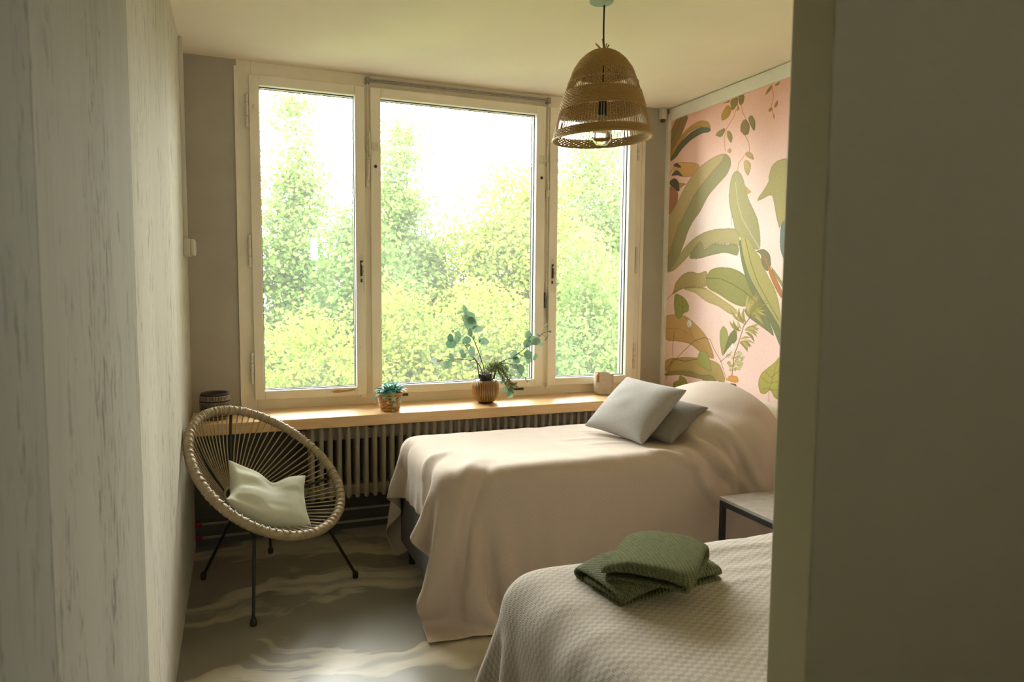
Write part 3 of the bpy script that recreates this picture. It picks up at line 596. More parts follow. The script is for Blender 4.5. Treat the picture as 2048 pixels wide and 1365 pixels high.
def mat_leftwall(name='streaked_grey_panel', k=1.0):
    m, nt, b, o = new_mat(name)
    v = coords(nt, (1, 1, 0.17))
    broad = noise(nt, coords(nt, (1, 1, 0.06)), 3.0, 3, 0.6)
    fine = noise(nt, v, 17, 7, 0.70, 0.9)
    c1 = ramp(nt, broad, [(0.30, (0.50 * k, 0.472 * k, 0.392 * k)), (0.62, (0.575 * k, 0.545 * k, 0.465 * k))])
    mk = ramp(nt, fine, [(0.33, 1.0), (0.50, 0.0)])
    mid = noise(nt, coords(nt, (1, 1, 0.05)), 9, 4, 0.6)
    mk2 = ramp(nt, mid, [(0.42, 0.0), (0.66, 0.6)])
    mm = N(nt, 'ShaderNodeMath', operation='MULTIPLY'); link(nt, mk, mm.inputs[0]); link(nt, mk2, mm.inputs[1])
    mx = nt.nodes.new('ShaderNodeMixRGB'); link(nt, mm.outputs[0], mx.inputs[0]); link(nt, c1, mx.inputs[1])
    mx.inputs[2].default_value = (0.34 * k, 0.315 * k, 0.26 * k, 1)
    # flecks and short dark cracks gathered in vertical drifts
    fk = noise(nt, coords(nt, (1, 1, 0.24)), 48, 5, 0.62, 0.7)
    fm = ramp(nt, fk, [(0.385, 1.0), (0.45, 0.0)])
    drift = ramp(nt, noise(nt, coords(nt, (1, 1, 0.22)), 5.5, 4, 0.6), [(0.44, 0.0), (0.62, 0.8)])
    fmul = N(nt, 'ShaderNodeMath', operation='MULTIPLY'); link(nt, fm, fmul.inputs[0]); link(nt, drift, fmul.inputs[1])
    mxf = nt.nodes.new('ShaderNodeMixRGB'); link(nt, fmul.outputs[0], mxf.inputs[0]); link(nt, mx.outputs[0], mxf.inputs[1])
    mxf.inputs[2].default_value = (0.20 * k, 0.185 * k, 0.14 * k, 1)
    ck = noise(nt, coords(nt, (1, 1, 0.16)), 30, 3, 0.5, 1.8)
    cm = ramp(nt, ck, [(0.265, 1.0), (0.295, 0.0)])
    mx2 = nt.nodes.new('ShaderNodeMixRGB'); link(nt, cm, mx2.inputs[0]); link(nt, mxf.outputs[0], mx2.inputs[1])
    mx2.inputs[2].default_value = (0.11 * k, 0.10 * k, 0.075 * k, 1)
    link(nt, mx2.outputs[0], b.inputs['Base Color'])
    b.inputs['Roughness'].default_value = 0.85
    b.inputs['Specular IOR Level'].default_value = 0.12
    bump(nt, b, fine, 0.22, 0.003)
    return m
M_leftwall = mat_leftwall()
M_leftpanels = [mat_leftwall('streaked_panel_dimmed', .50), mat_leftwall('streaked_panel_half_dimmed', .63), mat_leftwall('streaked_panel_window_lit', .98)]  # panel tones step lighter towards the window, daylight falloff put into the colour

def mat_floor():
    m, nt, b, o = new_mat('trowelled_concrete_floor')
    v = coords(nt)
    base = noise(nt, v, 2.6, 3, 0.5, 0.2)
    c0 = ramp(nt, base, [(0.3, (0.215, 0.195, 0.148)), (0.5, (0.24, 0.218, 0.167)), (0.72, (0.27, 0.246, 0.19))])
    # cream swirls, stretched along the trowel strokes
    w = nt.nodes.new('ShaderNodeTexNoise'); w.inputs['Scale'].default_value = 1.7; w.inputs['Detail'].default_value = 3
    link(nt, v, w.inputs['Vector'])
    wm = N(nt, 'ShaderNodeVectorMath', operation='MULTIPLY_ADD')
    link(nt, w.outputs['Color'], wm.inputs[0]); wm.inputs[1].default_value = (.8, .8, 0); link(nt, v, wm.inputs[2])
    mp = N(nt, 'ShaderNodeMapping'); mp.inputs['Rotation'].default_value = (0, 0, math.radians(-33)); mp.inputs['Scale'].default_value = (0.75, 2.1, 1)
    mp.inputs['Location'].default_value = (0.33, 0.12, 0)
    link(nt, wm.outputs[0], mp.inputs['Vector'])
    sw = noise(nt, mp.outputs['Vector'], 1.1, 6, 0.52, 1.1)
    k1 = ramp(nt, sw, [(0.495, 0.0), (0.53, 0.65), (0.60, 0.95), (0.70, 0.25)])
    mx = nt.nodes.new('ShaderNodeMixRGB'); link(nt, k1, mx.inputs[0]); link(nt, c0, mx.inputs[1])
    mx.inputs[2].default_value = (0.55, 0.49, 0.36, 1)
    link(nt, mx.outputs[0], b.inputs['Base Color'])
    b.inputs['Roughness'].default_value = 0.33
    b.inputs['Specular IOR Level'].default_value = 0.55
    bump(nt, b, sw, 0.1, 0.004)
    return m
M_floor = mat_floor()

def mat_wood(name, c1, c2, axis='x'):
    m, nt, b, o = new_mat(name)
    sc = (0.6, 9, 9) if axis == 'x' else (9, 0.6, 9)
    v = coords(nt, sc)
    f = noise(nt, v, 5.0, 5, 0.6, 1.2)
    col = ramp(nt, f, [(0.3, c1), (0.7, c2)])
    link(nt, col, b.inputs['Base Color'])
    b.inputs['Roughness'].default_value = 0.33
    bump(nt, b, f, 0.12, 0.001)
    return m
M_sill = mat_wood('varnished_pine', (0.68, 0.42, 0.185), (0.79, 0.54, 0.28))

def mat_glass():
    m, nt, b, o = new_mat('window_glass_glare_veil')
    nt.nodes.remove(b)
    tr = N(nt, 'ShaderNodeBsdfTransparent'); tr.inputs[0].default_value = (0.965, 0.985, 0.965, 1)
    gl = N(nt, 'ShaderNodeBsdfGlossy'); gl.inputs['Roughness'].default_value = 0.02
    df = N(nt, 'ShaderNodeBsdfTranslucent'); df.inputs[0].default_value = (0.95, 0.97, 0.9, 1)
    fr = N(nt, 'ShaderNodeFresnel'); fr.inputs['IOR'].default_value = 1.35
    m1 = N(nt, 'ShaderNodeMixShader'); link(nt, fr.outputs[0], m1.inputs[0]); link(nt, tr.outputs[0], m1.inputs[1]); link(nt, gl.outputs[0], m1.inputs[2])
    glare_veil = ramp(nt, noise(nt, coords(nt), 2.3, 5, 0.6), [(0.25, 0.012), (0.8, 0.022)])  # translucent veil imitates glare haze over the bright view outside
    m2 = N(nt, 'ShaderNodeMixShader'); link(nt, glare_veil, m2.inputs[0]); link(nt, m1.outputs[0], m2.inputs[1]); link(nt, df.outputs[0], m2.inputs[2])
    link(nt, m2.outputs[0], o.inputs['Surface'])
    return m
M_glass = mat_glass()

# ================================================================== ROOM SHELL
struct(MB().box(XL - .3, XR + .3, -1.8, 4.4, -0.12, 0.0).build('floor', M_floor))
struct(MB().box(XL - .3, XR + .3, -1.8, 4.4, ZC, ZC + .2).build('ceiling', M_ceiling))
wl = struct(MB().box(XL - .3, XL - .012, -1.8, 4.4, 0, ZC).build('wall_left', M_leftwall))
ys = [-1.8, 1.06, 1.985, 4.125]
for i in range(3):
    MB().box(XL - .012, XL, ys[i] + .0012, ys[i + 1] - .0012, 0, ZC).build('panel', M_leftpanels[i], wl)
# window wall: two piers, apron and lintel around the opening
WX0, WX1, WZ0, WZ1 = 0.026, 2.552, 0.70, ZC
wb = MB()
wb.box(XL - .3, WX0, YW, YW + .28, 0, ZC); wb.box(WX1, XR + .3, YW, YW + .28, 0, ZC); wb.box(WX0, WX1, YW, YW + .28, 0, WZ0)
wbo = struct(wb.build('wall_back', M_wallgrey))
M_apron = simple('dark_apron_sill_shade', (0.10, 0.10, 0.082), .7, var=.08, nscale=6)  # dark tone puts the deep shade under the sill into the colour
MB().box(XL, XR, YW - .0015, YW, 0, .683).build('apron_shade_sheet', M_apron, wbo)
wr = struct(MB().box(XR, XR + .3, -1.8, 4.4, 0, ZC).build('wall_right', M_wallgrey))
# stub wall on the right of the doorway where the camera stands
struct(MB().box(0.80, XR, 0.792, 0.878, 0, ZC).build('wall_near', M_nearwall, bevel=0.004, segs=3))
# rear wall of the hallway behind the camera, with an unseen opening added to let in fill light
RX0, RX1, RZ0, RZ1 = 0.98, 1.28, 1.76, 2.07
rb = MB()
rb.box(XL - .3, RX0, -2.0, -1.8, 0, ZC); rb.box(RX1, XR + .3, -2.0, -1.8, 0, ZC); rb.box(RX0, RX1, -2.0, -1.8, 0, RZ0); rb.box(RX0, RX1, -2.0, -1.8, RZ1, ZC)
struct(rb.build('wall_rear', M_nearwall))
# trims
struct(MB().box(XR - .016, XR, 0.88, 4.10, 2.553, ZC - .006).build('trim_1', M_white, bevel=.002))
struct(MB().box(XR - .024, XR, 4.098, YW, 0.0, 2.60).build('trim_2', M_white, bevel=.002))

# ------------------------------------------------------------------ mural
def mural_material():
    S = 420.0
    Y0, Y1, Z0, Z1 = 2.985, 4.125, 0.40, 2.56
    W, H = int((Y1 - Y0) * S), int((Z1 - Z0) * S)
    img = np.empty((H, W, 3))
    zz = np.linspace(Z1, Z0, H)[:, None]
    top = np.clip((zz - 1.75) / .8, 0, 1)
    a = np.array([246, 213, 206.]); t = np.array([236, 184, 166.])
    img[:] = (a * (1 - top) + t * top)[:, None, :]
    nz = rng_noise2((H, W), (10, 7), 3)[..., None]
    img += nz * np.array([4, 6, 7.])
    mid = np.exp(-((zz - 1.85) / .35) ** 2)[..., None] * np.array([8, 20, 24.])
    img += mid
    def px(l):
        return [((Y1 - l[i]) * S, (Z1 - l[i + 1]) * S) for i in range(0, len(l), 2)]
    fade = lambda c: tuple(v * .80 + w * .20 for v, w in zip(c, (235, 212, 190)))
    for k, p in enumerate(MURAL_POLYS):
        img_fill(img, px(p[6]), fade(p[0:3]), fade(p[3:6]), k, 0.07)
    for p in MURAL_LINES:
        img_line(img, px(p[4]), p[0:3], p[3] * S)
    speck = np.random.RandomState(5).normal(0, 5, (H, W, 1))
    img += speck
    im = to_image('mural_print', np.clip(img, 0, 255))
    m, nt, b, o = new_mat('botanical_mural_print')
    tx = N(nt, 'ShaderNodeTexImage', image=im, extension='MIRROR')
    uvn = N(nt, 'ShaderNodeUVMap'); uvn.uv_map = 'UVMap'
    link(nt, uvn.outputs[0], tx.inputs['Vector'])
    link(nt, tx.outputs['Color'], b.inputs['Base Color'])
    b.inputs['Roughness'].default_value = 0.7
    b.inputs['Specular IOR Level'].default_value = 0.3
    bump(nt, b, noise(nt, coords(nt), 60, 4), 0.08, 0.001)
    return m, (Y0, Y1, Z0, Z1)
M_mural, (_y0, _y1, _z0, _z1) = mural_material()
V = [(XR - .002, y, z) for (y, z) in ((0.88, 0), (4.10, 0), (4.10, 2.556), (0.88, 2.556))]
V += [(XR, y, z) for (_, y, z) in V]
uv = [((_y1 - y) / (_y1 - _y0), (z - _z0) / (_z1 - _z0)) for (_, y, z) in V]
o = mesh_obj('wallpaper', V, [(0, 3, 2, 1), (4, 5, 6, 7), (0, 1, 5, 4), (1, 2, 6, 5), (2, 3, 7, 6), (3, 0, 4, 7)], M_mural, wr, uv=uv)
o['label'] = 'pink botanical mural with banana leaves and hanging vines'

# ------------------------------------------------------------------ window
win = thing('window_1', 'wide old cream wooden window with three sashes above the sill', 'window', (1.289, YW, 0.74))
win['kind'] = 'structure'
del win['category']
fr = MB()
FY0, FY1 = YW - .002, YW + .11
fr.box(WX0, 0.10, FY0, FY1, 0.70, ZC)
fr.box(2.478, WX1, FY0, FY1, 0.70, ZC)
fr.box(0.10, 2.478, FY0, FY1, 2.545, ZC)
fr.box(0.10, 2.478, FY0, FY1, 0.70, 0.81)
fr.box(0.690, 0.748, FY0, FY1, 0.81, 2.545)
fr.box(1.816, 1.871, FY0, FY1, 0.81, 2.545)
ofr = fr.build('outer_frame', M_frame, win, bevel=.003)
# slim cover strip round the frame
cs = MB()
cs.box(WX0 - .012, WX0 + .012, YW - .010, YW - .001, 0.745, 2.60)
cs.box(WX1 - .012, WX1 + .012, YW - .010, YW - .001, 0.745, 2.60)
cs.build('cover_strip', M_frame, win, bevel=.002)

def ring_boxes(mb, x0, x1, z0, z1, ix0, ix1, iz0, iz1, y0, y1):
    mb.box(x0, ix0, y0, y1, z0, z1); mb.box(ix1, x1, y0, y1, z0, z1)
    mb.box(ix0, ix1, y0, y1, iz1, z1); mb.box(ix0, ix1, y0, y1, z0, iz0)
SY = 4.098
sash_specs = [(0.087, 0.702, 0.139, 0.646), (0.735, 1.828, 0.793, 1.766), (1.859, 2.492, 1.917, 2.435)]
sashes = []
for (x0, x1, a0, a1) in sash_specs:
    s = MB()
    ring_boxes(s, x0, x1, 0.797, 2.560, a0, a1, 0.846, 2.506, SY, SY + .036)
    so = s.build('sash', M_frame, win, bevel=.004, segs=3)
    t = MB(); ring_boxes(t, a0 - .008, a1 + .008, 0.838, 2.514, a0 + .004, a1 - .004, 0.850, 2.502, SY + .036, SY + .042)
    t.build('gap_seal', M_gasket, so)
    t = MB(); ring_boxes(t, a0 - .01, a1 + .01, 0.830, 2.52, a0 + .002, a1 - .002, 0.848, 2.504, SY + .042, SY + .088)
    t.build('outer_sash', M_frame, so, bevel=.002)
    t = MB(); ring_boxes(t, a0 + .002, a1 - .002, 0.848, 2.504, a0 + .005, a1 - .005, 0.851, 2.501, SY + .072, SY + .078)
    t.build('putty_line', M_gasket, so)
    p = MB().box(a0 - .002, a1 + .002, SY + .078, SY + .082, 0.844, 2.508).build('pane', M_glass, so)
    sashes.append(so)
# hinges
for sx, so in ((0.076, sashes[0]), (2.503, sashes[2])):
    for zc in (2.365, 1.62, 0.975):
        h = MB()
        for k in range(3):
            h.lathe([(0.0, -.029), (.0075, -.028), (.0085, -.022), (.0085, .022), (.0075, .028), (0, .029)], 12, (sx, SY + .002, zc + (k - 1) * .059))
        h.box(sx - .004, sx + .004, SY + .003, YW, zc - .08, zc + .08)
        h.build('hinge', M_fittingpaint, so, smooth=True)
# lever handles with recessed plates
for hx, so, d in ((0.676, sashes[0], 1), (1.884, sashes[2], 1)):
    h = MB()
    ring_boxes(h, hx - .011, hx + .013, 1.475, 1.600, hx - .007, hx + .009, 1.490, 1.580, SY - .005, SY)
    h.box(hx - .006, hx + .007, SY - .0055, SY, 1.600, 1.615)
    hp = h.build('handle_plate', M_fittingpaint, so, bevel=.001)
    MB().box(hx - .007, hx + .009, SY - .002, SY + .001, 1.490, 1.580).box(hx - .005, hx + .006, SY - .003, SY, 1.455, 1.474).build('handle_recess', M_darkmetal, so)
    l = MB()
    l.tube(smooth_path([(hx + .004, SY - .004, 1.56), (hx + .006, SY - .020, 1.562), (hx + .008, SY - .028, 1.53), (hx + .009, SY - .026, 1.43), (hx + .009, SY - .018, 1.405)], 16), [.006] * 16, 8)
    l.build('lever_handle', M_fittingpaint, so, smooth=True)
# opening gear for the tilting middle sash
g = MB()
g.tube([(0.718, SY - .004, 2.600), (1.842, SY - .004, 2.600)], .006, 8)
g.tube([(0.718, SY - .004, 2.588), (1.842, SY - .004, 2.588)], .004, 8)
g.box(0.708, 0.730, SY - .012, YW, 2.578, 2.612); g.box(1.834, 1.854, SY - .012, YW, 2.578, 2.612)
g.build('opening_rod', M_metal, win, smooth=False)
for gx, zlow, dx in ((0.719, 2.0, 1), (1.846, 1.40, -1)):
    g = MB()
    g.tube(smooth_path([(gx, SY + .004, 2.58), (gx + .002, SY + .006, 2.40), (gx - .001, SY + .004, 2.25), (gx + .001, SY + .004, zlow)], 24), .0045, 8)
    g.tube(smooth_path([(gx + dx * .008, SY - .004, 2.31), (gx + dx * .009, SY - .012, 2.22), (gx + dx * .003, SY - .008, 2.08), (gx, SY, 2.03)], 20), .0055, 8)
    g.box(gx - .010, gx + .010, SY - .004, YW, 2.000, 2.045)
    g.box(gx - .008, gx + .008, SY + .002, YW, 2.20, 2.215)
    g.build('gear_arm', M_fittingpaint, win, smooth=False)
g = MB()
g.box(1.837, 1.856, SY - .006, YW, 1.30, 1.40); g.tube([(1.846, SY - .008, 1.38), (1.849, SY - .014, 1.30), (1.850, SY - .010, 1.15)], .004, 6)
g.tube([(1.840, SY - .006, 1.31), (1.850, SY - .010, 1.15)], .003, 6)
g.build('gear_lever', M_metal, win, bevel=.001)
for px_, dx in ((0.762, -1), (1.802, 1)):
    g = MB(); g.box(px_ - .016, px_ + .016, SY - .004, SY, 2.205, 2.255); g.box(px_ + dx * .016 - .01, px_ + dx * .016 + .01, SY - .012, SY - .001, 2.218, 2.242)
    g.build('catch_plate', M_fittingpaint, sashes[1], bevel=.001)
    g = MB(); g.lathe([(0.0, 0), (.009, 0), (.009, .003), (.005, .004), (.005, .001), (0, .001)], 14)
    me = g.build('screw_hole', M_darkmetal, sashes[1])
    off = Vector(sashes[1]['_o'])
    me.data.transform(Matrix.Translation(Vector((px_, SY, 2.118)) - off) @ Matrix.Rotation(PI / 2, 4, 'X') @ Matrix.Translation(off))
# worn bare-wood patch and small corner blocks on the lower rails
M_barewood = mat_wood('bare_wood_patch', (0.42, 0.22, 0.08), (0.55, 0.31, 0.13))
V2 = [(0.50, SY - .0012, .828), (.53, SY - .0012, .836), (.585, SY - .0012, .832), (.628, SY - .0012, .838), (.640, SY - .0012, .829), (.60, SY - .0012, .823), (.54, SY - .0012, .818), (.51, SY - .0012, .819)]
V2 += [(x, SY + .0005, z) for x, y, z in V2]
mesh_obj('bare_wood_patch', V2, [tuple(range(8))] + [(i, 8 + i, 8 + (i + 1) % 8, (i + 1) % 8) for i in range(8)], M_barewood, sashes[0])
for bx in (0.690, 1.872):
    MB().box(bx - .022, bx + .010, SY - .004, SY + .02, .786, .802).build('rail_shoe', M_frame, win, bevel=.002)
for (bx0, bx1) in ((.83, .95), (1.60, 1.70)):
    MB().box(bx0, bx1, SY + .012, YW - .001, .778, .792).build('drain_cap', M_darkmetal, win)

# ================================================================== CLOTH (a small position-based solver)
def rbox(c, h, r):
    c = np.array(c, float); h = np.array(h, float)
    def f(P, th):
        q = P - c; a = np.abs(q) - (h - r)
        m = np.maximum(a, 0); L = np.linalg.norm(m, axis=-1)
        inner = np.minimum(a.max(-1), 0)
        d = L + inner - r
        g = np.where(L[..., None] > 1e-9, m / (L[..., None] + 1e-12), 0)
        ax = a.argmax(-1)
        e = np.eye(3)[ax]
        g = np.where(L[..., None] > 1e-9, g, e) * np.where(q < 0, -1.0, 1.0)
        return d - th, g
    return f
def rell(c, rad):
    c = np.array(c, float); rad = np.array(rad, float)
    def f(P, th):
        q = (P - c) / rad; k = np.linalg.norm(q, axis=-1) + 1e-9
        g = q / rad; gl = np.linalg.norm(g, axis=-1) + 1e-9
        d = k * (k - 1) / gl
        return d - th, g / gl[..., None]
    return f

def sim(P, rest, cols, steps=240, iters=8, mu=0.5, th=0.008, bend=0.25, shear=.4, damp=0.985, xmax=None, pin=None, ymin=None):
    P = P.copy(); Q = P.copy()
    dt2 = (1 / 60.) ** 2 * 1.0
    gvec = np.array([0, 0, -9.8]) * dt2 * .5
    def pairs(di, dj):
        a = rest[max(0, -di):rest.shape[0] - max(0, di), max(0, -dj):rest.shape[1] - max(0, dj)]
        return a
    bat = []
    def addb(di, dj, k):
        nu, nv = rest.shape[:2]
        st = 2 * max(di, abs(dj)) if max(di, abs(dj)) > 1 else 2
        if di:
            for s0 in range(0, st):
                if st == 4 and s0 >= 4: break
                sa = slice(s0, nu - di, st)
                sb = slice(s0 + di, nu, st)
                if dj >= 0:
                    ja = slice(0, nv - dj); jb = slice(dj, nv)
                else:
                    ja = slice(-dj, nv); jb = slice(0, nv + dj)
                A = rest[sa, ja]; B = rest[sb, jb]
                n = min(A.shape[0], B.shape[0])
                if n == 0: continue
                L = np.linalg.norm(B[:n] - A[:n], axis=-1)
                bat.append((sa, ja, sb, jb, n, None, L, k))
        else:
            for s0 in range(0, st):
                sa = slice(s0, nv - dj, st); sb = slice(s0 + dj, nv, st)
                A = rest[:, sa]; B = rest[:, sb]
                n = min(A.shape[1], B.shape[1])
                if n == 0: continue
                L = np.linalg.norm(B[:, :n] - A[:, :n], axis=-1)
                bat.append((slice(None), sa, slice(None), sb, None, n, L, k))
    addb(1, 0, 1.0); addb(0, 1, 1.0); addb(1, 1, shear); addb(1, -1, shear); addb(2, 0, bend); addb(0, 2, bend)
    for s in range(steps):
        vel = (P - Q) * damp
        sp = np.linalg.norm(vel, axis=-1, keepdims=True)
        vel *= np.minimum(1, .03 / (sp + 1e-9))
        Q = P.copy()
        P = P + vel + gvec
        for it in range(iters):
            for (a0, a1, b0, b1, n0, n1, L, k) in bat:
                A = P[a0, a1]; B = P[b0, b1]
                if n0 is not None: A = A[:n0]; B = B[:n0]
                if n1 is not None: A = A[:, :n1]; B = B[:, :n1]
                d = B - A
                l = np.sqrt((d * d).sum(-1)) + 1e-9
                c = (d * ((l - L) / l * (.5 * k))[..., None])
                A += c; B -= c
            if it % 2 == 1 or it == iters - 1:
                hit = np.zeros(P.shape[:2], bool)
                for f in cols:
                    dd, g = f(P, th)
                    m = dd < 0
                    if m.any():
                        P[m] -= (dd[m])[:, None] * g[m]
                        hit |= m
                m = P[..., 2] < th
                P[..., 2] = np.maximum(P[..., 2], th); hit |= m
                if ymin is not None:
                    P[..., 1] = np.maximum(P[..., 1], ymin)
                if xmax is not None:
                    P[..., 0] = np.minimum(P[..., 0], xmax)
                # friction against the previous position
                P[hit] += (Q[hit] - P[hit]) * np.array([mu, mu, mu * .3])
        if pin is not None:
            P[pin[0]] = pin[1]
    return P

def upsample(G):
    """4-point subdivision along both axes of a grid of vectors"""
    for ax in (0, 1):
        A = np.moveaxis(G, ax, 0)
        n = A.shape[0]
        E = np.concatenate([2 * A[:1] - A[1:2], A, 2 * A[-1:] - A[-2:-1]], 0)
        mid = (-E[:-3] + 9 * E[1:-2] + 9 * E[2:-1] - E[3:]) / 16
        out = np.empty((2 * n - 1,) + A.shape[1:])
        out[0::2] = A; out[1::2] = mid
        G = np.moveaxis(out, 0, ax)
    return G

def relax(G, k=1, w=.5):
    for _ in range(k):
        for ax in (0, 1):
            A = np.moveaxis(G, ax, 0)
            A[1:-1] = A[1:-1] * (1 - w) + (A[:-2] + A[2:]) * .5 * w
    return G

def grid_normals(G):
    du = np.gradient(G, axis=0); dv = np.gradient(G, axis=1)
    n = np.cross(du, dv); n /= np.linalg.norm(n, axis=-1, keepdims=True) + 1e-12
    return n

def mat_waffle(name, c, cell=(.016, .009), amount=0.16, depth=0.0022):
    """woven checkerboard blanket: alternate squares of plain and ribbed weave"""
    m, nt, b, o = new_mat(name)
    uvn = N(nt, 'ShaderNodeUVMap'); uvn.uv_map = 'UVMap'
    ch = N(nt, 'ShaderNodeTexChecker'); ch.inputs['Scale'].default_value = 1.0
    ch.inputs['Color1'].default_value = (1, 1, 1, 1); ch.inputs['Color2'].default_value = (0, 0, 0, 1)
    wob = N(nt, 'ShaderNodeTexNoise'); wob.inputs['Scale'].default_value = 30; link(nt, uvn.outputs[0], wob.inputs['Vector'])
    ad = N(nt, 'ShaderNodeVectorMath', operation='MULTIPLY_ADD'); link(nt, wob.outputs['Color'], ad.inputs[0]); ad.inputs[1].default_value = (.004, .003, 0); link(nt, uvn.outputs[0], ad.inputs[2])
    cs_ = N(nt, 'ShaderNodeVectorMath', operation='MULTIPLY'); link(nt, ad.outputs[0], cs_.inputs[0]); cs_.inputs[1].default_value = (1 / cell[0], 1 / cell[1], 1.0)
    link(nt, cs_.outputs[0], ch.inputs['Vector'])
    wv = N(nt, 'ShaderNodeTexWave', wave_type='BANDS', bands_direction='X'); wv.inputs['Scale'].default_value = 70; wv.inputs['Distortion'].default_value = .6
    link(nt, uvn.outputs[0], wv.inputs['Vector'])
    wv2 = N(nt, 'ShaderNodeTexWave', wave_type='BANDS', bands_direction='Y'); wv2.inputs['Scale'].default_value = 70; wv2.inputs['Distortion'].default_value = .6
    link(nt, uvn.outputs[0], wv2.inputs['Vector'])
    h = N(nt, 'ShaderNodeMixRGB'); link(nt, ch.outputs['Fac'], h.inputs[0]); link(nt, wv.outputs['Fac'], h.inputs[1]); link(nt, wv2.outputs['Fac'], h.inputs[2])
    hh = N(nt, 'ShaderNodeMath', operation='MULTIPLY_ADD'); link(nt, ch.outputs['Fac'], hh.inputs[0]); hh.inputs[1].default_value = 1.2
    sc = N(nt, 'ShaderNodeMath', operation='MULTIPLY'); link(nt, h.outputs[0], sc.inputs[0]); sc.inputs[1].default_value = .45
    link(nt, sc.outputs[0], hh.inputs[2])
    f = noise(nt, uvn.outputs[0], 9, 4)
    mixv = N(nt, 'ShaderNodeMath', operation='MULTIPLY_ADD'); link(nt, ch.outputs['Fac'], mixv.inputs[0]); mixv.inputs[1].default_value = .6; link(nt, f, mixv.inputs[2])
    col = ramp(nt, mixv.outputs[0], [(0.3, tuple(x * (1 - amount) for x in c)), (1.0, tuple(min(1, x * (1 + amount * .45)) for x in c))])
    link(nt, col, b.inputs['Base Color'])
    b.inputs['Roughness'].default_value = 0.92
    b.inputs['Specular IOR Level'].default_value = 0.15
    b.inputs['Sheen Weight'].default_value = 0.12
    bump(nt, b, hh.outputs[0], 0.55, depth)
    return m

M_blanket1 = mat_waffle('beige_waffle_blanket', (0.50, 0.415, 0.345), (.013, .012), .02, .0012)
M_blanket2 = mat_waffle('stone_waffle_blanket', (0.43, 0.38, 0.325), (.0165, .0095), .24, .0022)
M_bedgrey = simple('grey_upholstery', (0.125, 0.122, 0.125), 0.85, var=0.12, nscale=120, bstr=0.4, bdist=0.001)
M_mattress = simple('white_mattress_ticking', (0.7, 0.68, 0.63), 0.9, var=0.04, nscale=60)
M_pillowwhite = simple('white_cotton', (0.82, 0.79, 0.74), 0.9, var=0.03, nscale=80, bstr=0.2)

def make_bed(name, label, x0, x1, y0, y1, ztop):
    t = thing(name, label, 'bed', ((x0 + x1) / 2, (y0 + y1) / 2, 0))
    MB().box(x0, x1 - .04, y0, y1, .10, .40).build('base', M_bedgrey, t, bevel=.018, segs=3)
    MB().box(x0 + .008, x1 - .045, y0 + .008, y1 - .008, .403, ztop - .02).build('mattress', M_mattress, t, smooth=True, bevel=.05, segs=4)
    MB().box(x1 - .036, x1, y0 - .01, y1 + .01, .10, .74).build('headboard', M_bedgrey, t, bevel=.012, segs=3)
    for lx in (x0 + .05, x1 - .10):
        for ly in (y0 + .06, y1 - .06):
            MB().lathe([(.018, 0), (.024, .10)], 16, (lx, ly, 0), cap0=True, cap1=True).build('leg', M_black, t, smooth=False)
    return t

# ---- far bed
B1 = dict(x0=.775, x1=2.742, y0=2.755, y1=3.545, zt=.655)
make_bed('bed', 'grey upholstered box bed under the window, covered by the smooth beige blanket', B1['x0'], B1['x1'], B1['y0'], B1['y1'], B1['zt'])

def pillow_mesh(nu, w, h, t, pinch=.08, pw=.42, seed=0, wr=.006, cells=(5, 5)):
    """closed cushion from two quilted faces; returns V (2*nu*nu), F, UV"""
    u = np.linspace(-1, 1, nu)
    U, Vv = np.meshgrid(u, u, indexing='ij')
    prof = ((1 - U ** 2) * (1 - Vv ** 2)).clip(0) ** pw
    X = U * (1 - pinch * (1 - Vv ** 2) * np.abs(U)) * w / 2
    Y = Vv * (1 - pinch * (1 - U ** 2) * np.abs(Vv)) * h / 2
    edge = np.minimum(1 - np.abs(U), 1 - np.abs(Vv)).clip(0, .25) / .25
    n1 = rng_noise2((nu, nu), cells, seed) * wr * edge; n2 = rng_noise2((nu, nu), cells, seed + 9) * wr * edge
    top = np.stack([X, Y, prof * t / 2 + n1], -1); bot = np.stack([X, Y, -prof * t / 2 + n2], -1)
    V = np.concatenate([top.reshape(-1, 3), bot.reshape(-1, 3)])
    F = np.concatenate([grid_faces(nu, nu), grid_faces(nu, nu, True) + nu * nu])
    # weld the rims by index
    idx = np.arange(2 * nu * nu)
    rim = (np.abs(U) == 1) | (np.abs(Vv) == 1)
    r = np.where(rim.ravel())[0]
    idx[r + nu * nu] = r
    F = idx[F]
    uv = np.concatenate([np.stack([X, Y], -1).reshape(-1, 2)] * 2)
    used = np.unique(F); remap = -np.ones(2 * nu * nu, int); remap[used] = np.arange(len(used))
    return V[used], remap[F], uv[used]

def frame_mat(c, u, v):
    """4x4 from centre, in-plane u direction and (approximate) v direction"""
    u = Vector(u).normalized(); v = Vector(v); v = (v - u * v.dot(u)).normalized(); n = u.cross(v)
    return Matrix(((u[0], v[0], n[0], c[0]), (u[1], v[1], n[1], c[1]), (u[2], v[2], n[2], c[2]), (0, 0, 0, 1)))

def xform(V, M):
    A = np.array(M)
    return V @ A[:3, :3].T + A[:3, 3]

# bed pillows under the blanket (their bulge lifts it at the head)
HUMP = [((2.46, 3.17, .70), (.29, .40, .205)), ((2.42, 3.08, .68), (.36, .36, .15))]
V, F, uv = pillow_mesh(26, .44, .70, .20, .03, .5, 3, .008)
pm = frame_mat((2.475, 3.16, .755), (1, 0, .18), (0, 1, 0))
o = mesh_obj('bed_pillow', xform(V, pm), F, M_pillowwhite, smooth=True)
tag(o, 'white bed pillow showing its edge behind the beige blanket at the mural wall', 'pillow')

